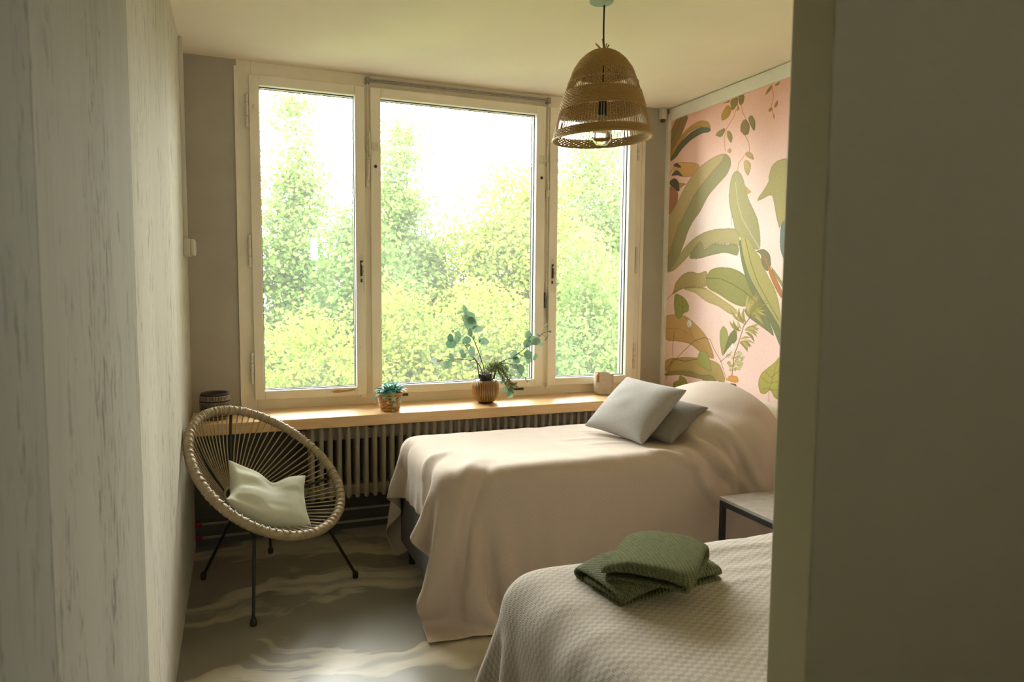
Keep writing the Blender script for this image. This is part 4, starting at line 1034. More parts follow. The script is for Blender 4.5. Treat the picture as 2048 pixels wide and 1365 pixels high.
cols1 = [rbox(((B1['x0'] + 2.70) / 2, (B1['y0'] + B1['y1']) / 2, B1['zt'] / 2), ((2.70 - B1['x0']) / 2, (B1['y1'] - B1['y0']) / 2, B1['zt'] / 2), .055),
         rell(*HUMP[0]), rell(*HUMP[1])]
def drape_bed1():
    d = .031
    xs = np.arange(B1['x0'] - .17, 2.74, d); ysv = np.arange(B1['y0'] - .56, B1['y1'] + .47, d)
    X, Y = np.meshgrid(xs, ysv, indexing='ij')
    rest = np.stack([X, Y, np.zeros_like(X)], -1)
    # start lying over the bed and the bulge, skewed a little towards the near corner
    a = math.radians(0.0); cx_, cy_ = 1.7, 3.15
    Xr = cx_ + (X - cx_) * math.cos(a) - (Y - cy_) * math.sin(a); Yr = cy_ + (X - cx_) * math.sin(a) + (Y - cy_) * math.cos(a)
    # over the bulge the cloth starts at its true length along x
    xf = np.linspace(0, 2.75, 500)
    for j in range(Xr.shape[1]):
        zf = .26 * np.exp(-((xf - 2.45) / .24) ** 2 - ((Yr[0, j] - 3.16) / .36) ** 2)
        arc = np.concatenate([[0], np.cumsum(np.hypot(np.diff(xf), np.diff(zf)) * (1 + .10 * np.exp(-((xf[1:] - 2.12) / .16) ** 2)))])
        Xr[:, j] = np.where(Xr[:, j] > 1.0, np.interp(Xr[:, j], arc, xf), Xr[:, j])
    Xr = np.minimum(Xr, 2.69)
    bump_ = .26 * np.exp(-((Xr - 2.45) / .24) ** 2 - ((Yr - 3.16) / .36) ** 2)
    P = np.stack([Xr, Yr, B1['zt'] + .02 + bump_], -1)
    # the foot end was pulled up carelessly: cloth gathered there a little
    g = np.clip((1.25 - Xr) / .5, 0, 1) * .06
    Yr = 3.15 + (Yr - 3.15) * (1 - g)
    P[..., 1] = Yr
    P[..., 2] += rng_noise2(X.shape, (12, 13), 21) * .016
    P = sim(P, rest, cols1, steps=300, iters=7, mu=.32, bend=.06, xmax=2.69)
    P = relax(P, 1, .25)
    G = upsample(P); R = upsample(rest)
    nrm = grid_normals(G)
    n = G.shape[:2]
    wr = rng_noise2(n, (34, 9), 5) * .0022 + rng_noise2(n, (12, 16), 6) * .0022 + rng_noise2(n, (50, 50), 8) * .0008
    # hand-placed folds: (start, end, height, width) in the cloth's own flat coordinates
    uu, vv = R[..., 0], R[..., 1]
    fold = np.zeros(n)
    for (ax, ay, bx, by, am, w) in [(1.08, 3.02, .72, 2.42, .026, .026), (1.12, 2.95, .80, 2.36, -.020, .022), (1.00, 3.16, .60, 2.86, .016, .022), (.98, 3.10, .62, 2.74, -.012, .018),
                                    (.92, 3.42, .58, 3.46, .016, .022), (.90, 3.36, .58, 3.36, -.010, .018), (.86, 2.72, .80, 2.15, .016, .030),
                                    (2.02, 2.92, 2.26, 2.52, .030, .022), (2.10, 2.94, 2.34, 2.56, -.022, .020), (2.16, 2.95, 2.44, 2.52, .024, .020), (1.86, 2.86, 2.16, 2.76, .020, .015),
                                    (2.34, 3.02, 2.52, 2.40, .018, .020), (2.30, 2.90, 2.46, 2.30, -.018, .018), (1.55, 3.20, 1.85, 3.12, .006, .014), (1.62, 3.08, 1.95, 3.02, .006, .012), (1.72, 3.34, 1.95, 3.26, .006, .014)]:
        dx, dy = bx - ax, by - ay; L = math.hypot(dx, dy)
        t = ((uu - ax) * dx + (vv - ay) * dy) / L / L
        d = ((uu - ax) * dy - (vv - ay) * dx) / L + .012 * np.sin(t * 5 + ax * 7)
        fold += am * np.exp(-(d / w) ** 2) * np.clip(t / .3, 0, 1) * np.clip((1.1 - t) / .35, 0, 1)
    up = nrm * np.where(nrm[n[0] // 2, n[1] // 2, 2] > 0, 1.0, -1.0)
    G = G + nrm * wr[..., None] + up * fold[..., None]
    o = mesh_obj('bed_blanket', G.reshape(-1, 3), grid_faces(*n), M_blanket1, smooth=True, uv=R[..., :2].reshape(-1, 2))
    s = o.modifiers.new('thickness', 'SOLIDIFY'); s.thickness = .006; s.offset = 1.0
    q = o.modifiers.new('smooth', 'SUBSURF'); q.levels = 1; q.render_levels = 1
    tag(o, 'smooth beige blanket draped over the far bed, its corner trailing on the floor', 'blanket')
drape_bed1()

# ---- near bed
B2 = dict(x0=.690, x1=2.742, y0=.955, y1=1.80, zt=.645)
make_bed('bed', 'low bed in the foreground under the checked stone blanket with green towels', B2['x0'], B2['x1'], B2['y0'], B2['y1'], B2['zt'])
cols2 = [rbox(((B2['x0'] - .02 + 2.70) / 2, (B2['y0'] + B2['y1']) / 2, B2['zt'] / 2), ((2.70 - B2['x0'] + .02) / 2, (B2['y1'] - B2['y0']) / 2 + .02, B2['zt'] / 2), .10)]
def drape_bed2():
    d = .033
    xs = np.arange(B2['x0'] - .42, 2.62, d); ysv = np.arange(B2['y0'] - .42, B2['y1'] + .58, d)
    X, Y = np.meshgrid(xs, ysv, indexing='ij')
    rest = np.stack([X, Y, np.zeros_like(X)], -1)
    P = np.stack([X, Y, np.full_like(X, B2['zt'] + .02)], -1)
    P[..., 2] += rng_noise2(X.shape, (7, 9), 31) * .006
    P = sim(P, rest, cols2, steps=190, iters=6, mu=.4, bend=.10, xmax=2.69, ymin=.888)
    P = relax(P, 1, .25)
    G = upsample(P); R = upsample(rest)
    nrm = grid_normals(G); n = G.shape[:2]
    wr = rng_noise2(n, (18, 22), 15) * .0035 + rng_noise2(n, (14, 34), 16) * .0022 + rng_noise2(n, (60, 60), 18) * .0012
    # long shallow creases along the bed towards its head
    vv = R[..., 1]; uu = R[..., 0]
    fade = np.clip((uu - 1.0) / .5, 0, 1)
    cre = np.zeros(n)
    for k, (yc, amp, sl, w) in enumerate([(1.70, .006, .05, .012), (1.60, .007, .02, .014), (1.49, .006, -.05, .012), (1.42, .005, .0, .011), (1.36, .005, .06, .012), (1.25, .004, -.03, .012), (1.54, .004, .08, .010), (1.76, .004, -.02, .010)]):
        c = yc + sl * (uu - 1.3) + .012 * np.sin(uu * 9 + k * 2)
        cre += amp * np.exp(-((vv - c) / w) ** 2) * np.clip((uu - (.95 + .09 * (k % 3))) / .3, 0, 1)
    G = G + nrm * (wr + cre)[..., None]
    o = mesh_obj('bed_blanket', G.reshape(-1, 3), grid_faces(*n), M_blanket2, smooth=True, uv=R[..., :2].reshape(-1, 2))
    s = o.modifiers.new('thickness', 'SOLIDIFY'); s.thickness = .006; s.offset = 1.0
    q = o.modifiers.new('smooth', 'SUBSURF'); q.levels = 1; q.render_levels = 1
    tag(o, 'checked stone coloured blanket on the foreground bed, under the green towels', 'blanket')
drape_bed2()

# ================================================================== CUSHIONS AND TOWELS
def mat_cloth(name, c, wscale=420, var=.07, bstr=.35, bdist=.0012, sheen=.15, diag=False):
    m, nt, b, o = new_mat(name)
    uvn = N(nt, 'ShaderNodeUVMap'); uvn.uv_map = 'UVMap'
    mp = N(nt, 'ShaderNodeMapping'); mp.inputs['Rotation'].default_value = (0, 0, math.radians(35 if diag else 0)); link(nt, uvn.outputs[0], mp.inputs['Vector'])
    w1 = N(nt, 'ShaderNodeTexWave', wave_type='BANDS', bands_direction='X'); w1.inputs['Scale'].default_value = wscale / 6.28 * 2; w1.inputs['Distortion'].default_value = 1.5 if diag else .5
    w2 = N(nt, 'ShaderNodeTexWave', wave_type='BANDS', bands_direction='Y'); w2.inputs['Scale'].default_value = wscale / 6.28 * (.9 if diag else 2); w2.inputs['Distortion'].default_value = 2.5 if diag else .5
    link(nt, mp.outputs[0], w1.inputs['Vector']); link(nt, mp.outputs[0], w2.inputs['Vector'])
    mm = N(nt, 'ShaderNodeMath', operation='ADD'); link(nt, w1.outputs['Fac'], mm.inputs[0]); link(nt, w2.outputs['Fac'], mm.inputs[1])
    f = noise(nt, uvn.outputs[0], 60, 4)
    f2 = N(nt, 'ShaderNodeMath', operation='MULTIPLY_ADD'); link(nt, mm.outputs[0], f2.inputs[0]); f2.inputs[1].default_value = .25; link(nt, f, f2.inputs[2])
    col = ramp(nt, f2.outputs[0], [(.45, tuple(x * (1 - var) for x in c)), (.95, tuple(min(1, x * (1 + var)) for x in c))])
    link(nt, col, b.inputs['Base Color'])
    b.inputs['Roughness'].default_value = .95; b.inputs['Specular IOR Level'].default_value = .1; b.inputs['Sheen Weight'].default_value = sheen
    bump(nt, b, mm.outputs[0], bstr, bdist)
    return m
M_cushgrey = mat_cloth('light_grey_weave', (0.35, 0.33, 0.305), 700)
M_cushshaded = mat_cloth('shade_darkened_grey_velvet', (0.20, 0.182, 0.16), 900, .1)  # grey darkened to carry the shade of the cushion in front
M_sage = mat_cloth('pale_sage_linen', (0.63, 0.65, 0.55), 1500, .04, .15)
M_towel = mat_cloth('olive_green_terry', (0.175, 0.190, 0.064), 230, .30, 1.0, .006, .3, diag=True)

def edge_seam(V, nu, mat, parent):
    pass

def cushion(name, label, c, u, v, w, h, t, mat, seed, group=None, bend=None, wr=.004, pinch=.09, cells=(5, 5), nu=30):
    V, F, uv = pillow_mesh(nu, w, h, t, pinch, .45, seed, wr, cells)
    if bend: V = bend(V)
    o = mesh_obj(name, xform(V, frame_mat(c, u, v)), F, mat, smooth=True, uv=uv, subsurf=1)
    tag(o, label, 'cushion', group)
    return o
cushion('throw_cushion', 'light grey woven cushion propped in front of the darker one on the far bed', (1.915, 3.125, .812), (.10, -.42, -.02), (.29, .04, .24), .44, .395, .15, M_cushgrey, 2, wr=.005)
cushion('throw_cushion', 'grey cushion, darkened for shade, lying half hidden behind the light grey cushion', (2.035, 3.065, .765), (.15, -.40, -.02), (.36, .10, .17), .38, .35, .11, M_cushshaded, 7, wr=.006)

# folded towels
def towel(name, label, c, rot, L, W, seed, t=.013, lift=.0, group=None, tilt=(0, 0)):
    # cross-section of the folded strip: bottom, right turn, top, left turn, tucked layer
    pts = []
    for x in np.linspace(-W / 2, W / 2 - .02, 7): pts.append((x, .008))
    for a in np.linspace(-PI / 2, PI / 2, 6)[1:]: pts.append((W / 2 - .02 + .022 * math.cos(a), .030 + .022 * math.sin(a)))
    for x in np.linspace(W / 2 - .05, -W / 2 + .012, 6): pts.append((x, .052))
    for a in np.linspace(PI / 2, 3 * PI / 2, 5)[1:]: pts.append((-W / 2 + .012 + .011 * math.cos(a), .041 + .011 * math.sin(a)))
    for x in np.linspace(-W / 2 + .03, W / 2 - .05, 5): pts.append((x, .029))
    S = np.array(pts); ns = len(S); nl = 16
    y = np.linspace(-L / 2, L / 2, nl)
    s_len = np.concatenate([[0], np.cumsum(np.linalg.norm(np.diff(S, axis=0), axis=1))])
    G = np.empty((ns, nl, 3)); 
    G[..., 0] = S[:, 0][:, None]; G[..., 1] = y[None]; G[..., 2] = S[:, 1][:, None]
    r = np.random.RandomState(seed)
    G[..., 0] += rng_noise2((ns, nl), (4, 4), seed) * .006
    sag = 1 - .22 * np.abs(y / (L / 2)) ** 3 + .0 * y
    G[..., 2] *= sag[None] * (1 + .10 * rng_noise2((nl, nl), (3, 3), seed + 2)[0][None])
    G[..., 1] += (rng_noise2((ns, nl), (5, 2), seed + 3) * .007)
    # the corners droop and round
    rr = (np.abs(G[..., 0]) / (W / 2)) ** 4 * (np.abs(G[..., 1]) / (L / 2)) ** 4
    G[..., 2] -= .014 * rr * (G[..., 2] / .05)
    G[..., 2] += tilt[0] * G[..., 0] + tilt[1] * G[..., 1]
    M = Matrix.Translation(Vector(c)) @ Matrix.Rotation(rot, 4, 'Z')
    Vv = xform(G.reshape(-1, 3), M)
    uv = np.stack(np.broadcast_arrays(s_len[:, None], y[None]), -1).reshape(-1, 2)
    o = mesh_obj(name, Vv, grid_faces(ns, nl), M_towel, smooth=True, uv=uv)
    q = o.modifiers.new('thickness', 'SOLIDIFY'); q.thickness = t; q.offset = 0
    q = o.modifiers.new('smooth', 'SUBSURF'); q.levels = 2; q.render_levels = 2
    tag(o, label, 'towel', group)
    return o
towel('folded_towel', 'lower folded olive green towel lying directly on the checked blanket', (1.02, 1.575, .655), math.radians(97), .35, .21, 4, group='green towels on the foreground bed')
towel('folded_towel', 'upper folded olive green towel laid askew on top of the other towel', (1.02, 1.53, .706), math.radians(42), .23, .245, 12, group='green towels on the foreground bed', tilt=(.03, -.02))

# ================================================================== BEDSIDE TABLE
M_stone = simple('grey_brown_stone_top', (0.27, 0.235, 0.195), 0.55, var=0.16, nscale=22, bstr=0.1)
nt_ = thing('bedside_table', 'low black metal side table with stone look top between the beds', 'side table', (2.24, 2.31, 0))
NX0, NX1, NY0, NY1, NZ = 2.02, 2.47, 2.07, 2.55, .50
MB().box(NX0, NX1, NY0, NY1, NZ - .016, NZ).build('table_top', M_stone, nt_, bevel=.002)
f = MB()
f.box(NX0, NX1, NY0, NY0 + .022, NZ - .04, NZ - .0165); f.box(NX0, NX1, NY1 - .022, NY1, NZ - .04, NZ - .0165)
f.box(NX0, NX0 + .022, NY0 + .022, NY1 - .022, NZ - .04, NZ - .0165); f.box(NX1 - .022, NX1, NY0 + .022, NY1 - .022, NZ - .04, NZ - .0165)
f.build('frame', M_black, nt_, bevel=.001)
for lx in (NX0, NX1 - .022):
    for ly in (NY0, NY1 - .022):
        MB().box(lx, lx + .022, ly, ly + .022, 0, NZ - .0405).build('leg', M_black, nt_, bevel=.001)

# ================================================================== STRING CHAIR
def mat_rattan(name, c, stretch, var=.22):
    m, nt, b, o = new_mat(name)
    f = noise(nt, coords(nt, stretch), 30, 4, .6)
    col = ramp(nt, f, [(.25, tuple(x * (1 - var) for x in c)), (.75, tuple(min(1, x * (1 + var)) for x in c))])
    link(nt, col, b.inputs['Base Color']); b.inputs['Roughness'].default_value = .5
    bump(nt, b, f, .3, .001)
    return m
M_cane = mat_rattan('beige_wrapped_cord', (0.34, 0.265, 0.16), (1, 1, 1))
M_string = mat_rattan('beige_string', (0.41, 0.325, 0.195), (1, 1, 1))
CH_C = np.array([.114, 3.37, .593]); CH_AZ, CH_T = -.775, .680
CH_A, CH_B, CH_E = .390, .359, .075
ch_h = np.array([math.cos(CH_AZ), math.sin(CH_AZ), 0]); ch_s = np.array([-math.sin(CH_AZ), math.cos(CH_AZ), 0])
ch_d = math.cos(CH_T) * ch_h - math.sin(CH_T) * np.array([0, 0, 1.]); ch_n = math.sin(CH_T) * ch_h + math.cos(CH_T) * np.array([0, 0, 1.])
def ch_ring(t, sc=1.0, off=0.0):
    return CH_C + CH_A * sc * math.cos(t) * ch_d + CH_B * sc * (1 + CH_E * math.cos(t)) * math.sin(t) * ch_s + off * ch_n
chair = thing('string_chair', 'round beige string chair on black rod legs by the left wall', 'chair', (.10, 3.46, 0))
n = 92 * 6
path = np.array([ch_ring(2 * PI * i / n) for i in range(n)])
rad = np.array([.0195 + (.0012 if (i % 6) in (1, 2, 3, 4) else -.0008) + (.0012 if (i // 6) % 7 == 0 else 0) for i in range(n)])
MB().tube(path, rad, 12, closed=True).build('ring', M_cane, chair, smooth=True)
HUB = CH_C - ch_n * .235 - ch_d * .03
def hub_pt(t, r=.075, off=0):
    return HUB + r * math.cos(t) * ch_d + r * .9 * math.sin(t) * ch_s + ch_n * off
MB().tube([hub_pt(2 * PI * i / 32) for i in range(32)], .009, 8, closed=True).build('hub_ring', M_cane, chair, smooth=True)
NC = 74
for i in range(NC):
    t = 2 * PI * (i + .5) / NC
    a = ch_ring(t, .985, -.012); b = hub_pt(t)
    mb = MB()
    k = 9; P = []
    for s in np.linspace(0, 1, k):
        p = a * (1 - s) + b * s
        P.append(p - ch_n * .018 * math.sin(PI * s))
    mb.tube(P, .0032, 6)
    # the loop of the string round the ring
    ctr = ch_ring(t); out = (ctr - CH_C); out /= np.linalg.norm(out)
    mb.tube([ctr + .0225 * (math.cos(q) * (-out) + math.sin(q) * ch_n) for q in np.linspace(-1.9, 1.9, 9)], .0028, 5)
    mb.build('string', M_string, chair, smooth=True)
# metal frame: support hoop, rods up to the ring, legs
feet = [(.040, 3.062, .052, 3.205), (.520, 3.405, .365, 3.352), (-.178, 3.645, -.035, 3.560), (.144, 3.880, .135, 3.700)]
LEGZ = .325
low = HUB - ch_n * .012
for fx, fy, tx, ty in feet:
    top = np.array([tx, ty, LEGZ])
    lg = MB().tube(smooth_path([np.array([fx, fy, .018]), top * .9 + np.array([fx, fy, .018]) * .1, top, top * .8 + low * .2, low], 24), .0072, 10).build('leg', M_black, chair, smooth=True)
    MB().lathe([(0, 0), (.012, 0), (.0135, .006), (.0135, .024), (.009, .034), (0, .036)], 14, (fx, fy, 0)).build('foot_cap', M_black, lg, smooth=True)
for t in (PI - .28, PI + .62, -1.15, 1.15):
    a = ch_ring(t, .97, -.022)
    b = hub_pt(t, .06, -.012)
    mid = (a + b) / 2 - ch_n * .012
    MB().tube(smooth_path([a, mid, b], 14), .0065, 8).build('frame_rod', M_black, chair, smooth=True)
def chair_bend(V):
    V = V.copy()
    V[:, 2] += 1.0 * V[:, 0] ** 2 + .5 * V[:, 1] ** 2
    w = np.clip(-V[:, 0] / .2, 0, 1) * np.clip(-V[:, 1] / .155, 0, 1)
    V[:, 1] += .065 * w; V[:, 0] -= .035 * w; V[:, 2] += .03 * w
    V[:, 2] -= .035 * np.exp(-((V[:, 0] - .02) / .05) ** 2) * np.clip((V[:, 1] + .05) / .2, 0, 1)
    V[:, 1] -= .04 * np.exp(-((V[:, 0] - .03) / .06) ** 2) * np.clip(V[:, 1] / .15, 0, 1)
    return V
cc = CH_C - ch_n * .105 + ch_d * .098 + ch_s * (-.02)
cushion('seat_cushion', 'pale sage green linen cushion slumped in the string chair', cc, ch_s + .66 * ch_d, -ch_d + .66 * ch_s + .15 * ch_n, .40, .31, .15, M_sage, 11, bend=chair_bend, wr=.012, pinch=.10, cells=(4, 7))

# ================================================================== PENDANT LAMP
M_seagrass = mat_rattan('woven_seagrass', (0.40, 0.25, 0.09), (6, 6, 30), .4)
M_rose = simple('grey_green_metal', (0.28, 0.33, 0.27), .45, var=.08)
def mat_bulb():
    m, nt, b, o = new_mat('clear_bulb_glass')
    b.inputs['Base Color'].default_value = (1, .97, .88, 1); b.inputs['Roughness'].default_value = .03
    b.inputs['Transmission Weight'].default_value = 1.0; b.inputs['IOR'].default_value = 1.1
    return m
M_bulb = mat_bulb()
LX, LY = 1.465, 2.70
lamp = thing('pendant_lamp', 'bell shaped woven seagrass pendant lamp hanging in front of the window', 'lamp', (LX, LY, 2.075))
LPROF = [(2.436, .020), (2.428, .050), (2.412, .075), (2.39, .098), (2.36, .119), (2.32, .139), (2.275, .155), (2.22, .172), (2.165, .187), (2.11, .199), (2.07, .207)]
def lr(z):
    zs = [p[0] for p in LPROF][::-1]; rs = [p[1] for p in LPROF][::-1]
    return float(np.interp(z, zs, rs))
TILT = .05
def lpt(th, z, dr=0.0):
    r = lr(z) + dr
    x = r * math.cos(th)
    return (LX + x + (z - 2.44) * .0, LY + r * math.sin(th), z + TILT * x * max(0, (2.44 - z)) / .37)
NS = 96
wc = MB()
for i in range(NS):
    th = 2 * PI * i / NS
    zz = np.linspace(2.43, 2.072, 18)
    lean = .02 * math.sin(i * 1.7)
    wc.tube([lpt(th + lean * (2.43 - z), z) for z in zz], .0017, 5)
o = wc.build('stake_cage', M_seagrass, lamp, smooth=True); o['kind'] = 'stuff'
def woven(parent, z0, z1, pitch, amp=.0022, rr=.0031, name='woven_band', mat=None, ptf=lpt, ns=NS, sides=5):
    mb = MB(); rows = max(1, int(round((z1 - z0) / pitch))); m = ns * 3
    for k in range(rows):
        z = z0 + (k + .5) * (z1 - z0) / rows
        mb.tube([ptf(2 * PI * j / m, z, amp * math.sin(ns / 2 * 2 * PI * j / m + k * PI) + .0004) for j in range(m)], rr, sides, closed=True)
    return mb.build(name, mat or M_seagrass, parent, smooth=True)
woven(lamp, 2.338, 2.436, .0050)
woven(lamp, 2.186, 2.262, .0050)
woven(lamp, 2.296, 2.303, .0066)
woven(lamp, 2.072, 2.104, .0056)
MB().tube([lpt(2 * PI * j / 120, 2.070, .001) for j in range(120)], .0048, 7, closed=True).build('rim', M_seagrass, lamp, smooth=True)
tf = MB()
for i in range(9):
    a = i * .7; L = .022 + .012 * math.sin(i * 2.3)
    tf.tube(smooth_path([(LX + .012 * math.cos(a), LY + .012 * math.sin(a), 2.43), (LX + .013 * math.cos(a), LY + .013 * math.sin(a), 2.44), (LX + .03 * math.cos(a) - .006, LY + .03 * math.sin(a), 2.44 + L)], 8), .0024, 5)
tf.build('loose_ends', M_seagrass, lamp, smooth=True)
MB().tube(smooth_path([(LX, LY, 2.62), (LX - .001, LY, 2.52), (LX + .001, LY, 2.44), (LX, LY, 2.22)], 12), .0038, 8).build('cord', M_black, lamp, smooth=True)
MB().lathe([(0, 2.627), (.046, 2.627), (.050, 2.630), (.050, ZC), (0, ZC)][::-1], 32, (1.449, 2.695, 0)).build('ceiling_rose', M_rose, lamp, smooth=False, bevel=.002)
MB().lathe([(.006, 2.235), (.018, 2.230), (.0215, 2.222), (.0215, 2.168), (.019, 2.165), (.0, 2.165)], 24, (LX, LY, 0)).build('socket', M_black, lamp, smooth=False)
bp = [(.013, 2.164), (.013, 2.15), (.022, 2.132), (.038, 2.11), (.0445, 2.088), (.040, 2.064), (.026, 2.048), (.0, 2.043)]
MB().lathe(bp, 28, (LX, LY, 0)).build('bulb', M_bulb, lamp, smooth=True)

# ================================================================== SILL, RADIATOR, PIPES
sill = thing('window_sill_shelf', 'long pale pine sill shelf running the width of the room under the window', 'sill', (1.26, 3.94, .68))
SZ = .742
MB().box(XL + .003, XR - .026, 3.756, 3.925, SZ - .058, SZ).build('plank', M_sill, sill, bevel=.003)
MB().box(XL + .003, XR - .026, 3.9275, YW - .003, SZ - .058, SZ - .0006).build('plank', M_sill, sill, bevel=.002)
for bx in (.66, 1.50, 2.2):
    b = MB(); b.box(bx, bx + .006, 3.80, YW, SZ - .075, SZ - .0585)
    b.add([(bx, 3.79, SZ - .0585), (bx + .025, 3.79, SZ - .0585), (bx + .012, 3.80, SZ - .082), (bx, 3.82, SZ - .0585), (bx + .025, 3.82, SZ - .0585), (bx + .012, 3.81, SZ - .082)], [(0, 1, 2), (3, 5, 4), (0, 2, 5, 3), (1, 4, 5, 2), (0, 3, 4, 1)])
    b.build('bracket', M_darkmetal, sill)

M_rad = simple('taupe_radiator_enamel', (0.42, 0.375, 0.29), .42, var=.06, nscale=20)
rad_ = thing('radiator', 'long taupe column radiator mounted under the window sill', 'radiator', (1.3, 3.92, .26))
sec = MB()
RZ0, RZ1 = .262, .668
for yc in (3.865, 3.915, 3.965):
    prof = [(.004, RZ0), (.0105, RZ0 + .004), (.0135, RZ0 + .014), (.0135, RZ1 - .022), (.0115, RZ1 - .008), (.004, RZ1)]
    V = []; F = []; nn = 10
    for (r, z) in prof:
        for j in range(nn):
            t = 2 * PI * j / nn
            V.append((r * math.cos(t), yc + r * 1.25 * math.sin(t), z))
    for i in range(len(prof) - 1):
        for j in range(nn):
            F.append((i * nn + j, i * nn + (j + 1) % nn, (i + 1) * nn + (j + 1) % nn, (i + 1) * nn + j))
    F.append(tuple(range(nn - 1, -1, -1))); F.append(tuple((len(prof) - 1) * nn + j for j in range(nn)))
    sec.add(V, F)
for zc, hh in ((RZ0 + .045, .028), (RZ1 - .042, .034)):
    sec.box(-.0235, .0235, 3.872, 3.958, zc - hh, zc + hh)
secm = None
RDX = .0485
for i in range(38):
    x = .365 + i * RDX
    if secm is None:
        o = sec.build('radiator_section', M_rad, None, smooth=False, bevel=0)
        secm = o.data
        for p in secm.polygons: p.use_smooth = len(p.vertices) == 4 and abs(p.normal.z) < .95 and p.area < .02
        secm.transform(Matrix.Translation((0, 0, 0)))
        bpy.data.objects.remove(o)
    place_copy(secm, 'radiator_section', Matrix.Translation((x, 0, 0)), rad_)
for sx in (.365 - .0235 - .030, .365 + 37 * RDX + .0235):
    for zc in (RZ1 - .042, RZ0 + .045):
        MB().tube([(sx, 3.915, zc), (sx + .004, 3.915, zc), (sx + .0042, 3.915, zc), (sx + .026, 3.915, zc), (sx + .0262, 3.915, zc), (sx + .03, 3.915, zc)], [.017, .019, .023, .023, .019, .017], 6).build('end_plug', M_rad, rad_)
for bx in (.60, 1.62):
    b = MB(); b.tube([(bx, 3.90, .318), (bx, YW - .004, .318)], .007, 8); b.box(bx - .012, bx + .012, 3.895, 3.905, .300, .336); b.build('wall_bolt', M_metal, rad_)
M_pipe = simple('cream_pipe_paint', (0.42, 0.40, 0.31), .4, var=.08, nscale=30)
M_redcap = simple('red_pipe_sleeve', (0.28, 0.012, 0.016), .5, var=.15)
for z, lab in ((.139, 'upper thin cream heating pipe along the wall under the radiator'), (.064, 'lower thin cream heating pipe just above the floor under the radiator')):
    p = thing('heating_pipe', lab, 'pipe', (1.2, 4.06, z), 'heating pipes under the radiator')
    MB().tube([(XL + .004, 4.06, z), (XR - .03, 4.06, z)], .0075, 10).build('pipe_run', M_pipe, p, smooth=True)
    MB().tube([(XL + .002, 4.06, z), (XL + .036, 4.06, z)], .0125, 12).build('sleeve', M_redcap, p)
    for cx_ in (.3, 1.2, 2.1):
        MB().box(cx_ - .006, cx_ + .006, 4.055, YW - .001, z - .011, z + .011).build('pipe_clip', M_pipe, p, bevel=.001)

# ================================================================== THINGS ON THE SILL
# patterned pot
def mat_pot():
    W, H = 1024, 420
    img = np.empty((H, W, 3)); img[:] = (46, 38, 32)
    cr = (196, 184, 160)
    img[:26] = (40, 33, 28)
    for y in (30, 92, 96 + 34, 238, 330, 366, 392): img_line(img, [(0, y), (W, y)], cr, 4)
    for i in range(64): img_line(img, [(i * 16 + 4, 32), (i * 16 + 4, 90)], cr, 5)
    for i in range(8):
        x0 = i * 128
        for q in (0, 9): img_line(img, [(x0 + q, 130), (x0 + q, 238)], cr, 3)
        for q in (0, 18, 36): 
            img_line(img, [(x0 + 14 + q, 132), (x0 + 64, 236 - q * 1.5)], cr, 3); img_line(img, [(x0 + 118 - q, 132), (x0 + 64, 236 - q * 1.5)], cr, 3)
            img_line(img, [(x0 + 64, 240 + q * 1.2), (x0 + 14 + q, 328)], cr, 3); img_line(img, [(x0 + 64, 240 + q * 1.2), (x0 + 118 - q, 328)], cr, 3)
    for i in range(64): img_line(img, [(i * 16 + 8, 368), (i * 16 + 8, 390)], cr, 4)
    im = to_image('pot_pattern', img)
    m, nt, b, o = new_mat('patterned_pot_glaze')
    tx = N(nt, 'ShaderNodeTexImage', image=im); uvn = N(nt, 'ShaderNodeUVMap'); uvn.uv_map = 'UVMap'
    link(nt, uvn.outputs[0], tx.inputs['Vector']); link(nt, tx.outputs['Color'], b.inputs['Base Color'])
    b.inputs['Roughness'].default_value = .7
    bump(nt, b, tx.outputs['Color'], .4, .001)
    return m
M_pot = mat_pot()
PX, PY = -.112, 3.90
pot = thing('plant_pot', 'dark round pot with cream geometric pattern at the left end of the sill', 'pot', (PX, PY, SZ))
prof = [(.052, .0), (.060, .006), (.068, .03), (.073, .06), (.0745, .09), (.073, .118), (.069, .134)]
nn = 48; V = []; uv = []; F = []
L = [0]
for a, b in zip(prof[:-1], prof[1:]): L.append(L[-1] + math.hypot(b[0] - a[0], b[1] - a[1]))
for (r, z), l in zip(prof, L):
    for j in range(nn + 1):
        t = 2 * PI * j / nn
        V.append((PX + r * math.cos(t), PY + r * math.sin(t), SZ + z)); uv.append((j / nn, l / L[-1]))
for i in range(len(prof) - 1):
    for j in range(nn): F.append((i * (nn + 1) + j, i * (nn + 1) + j + 1, (i + 1) * (nn + 1) + j + 1, (i + 1) * (nn + 1) + j))
mesh_obj('body', V, F, M_pot, pot, smooth=True, uv=uv)
M_potdark = simple('dark_pot_rim', (0.035, 0.028, 0.024), .5, var=.2)
MB().lathe([(.0687, .1335), (.067, .139), (.063, .138), (.061, .128), (.060, .06), (0, .055)], 48, (PX, PY, SZ)).build('rim', M_potdark, pot, smooth=True)
MB().lathe([(0, .0), (.052, 0.0), (.0525, .002)], 48, (PX, PY, SZ)).build('base', M_potdark, pot, smooth=True)

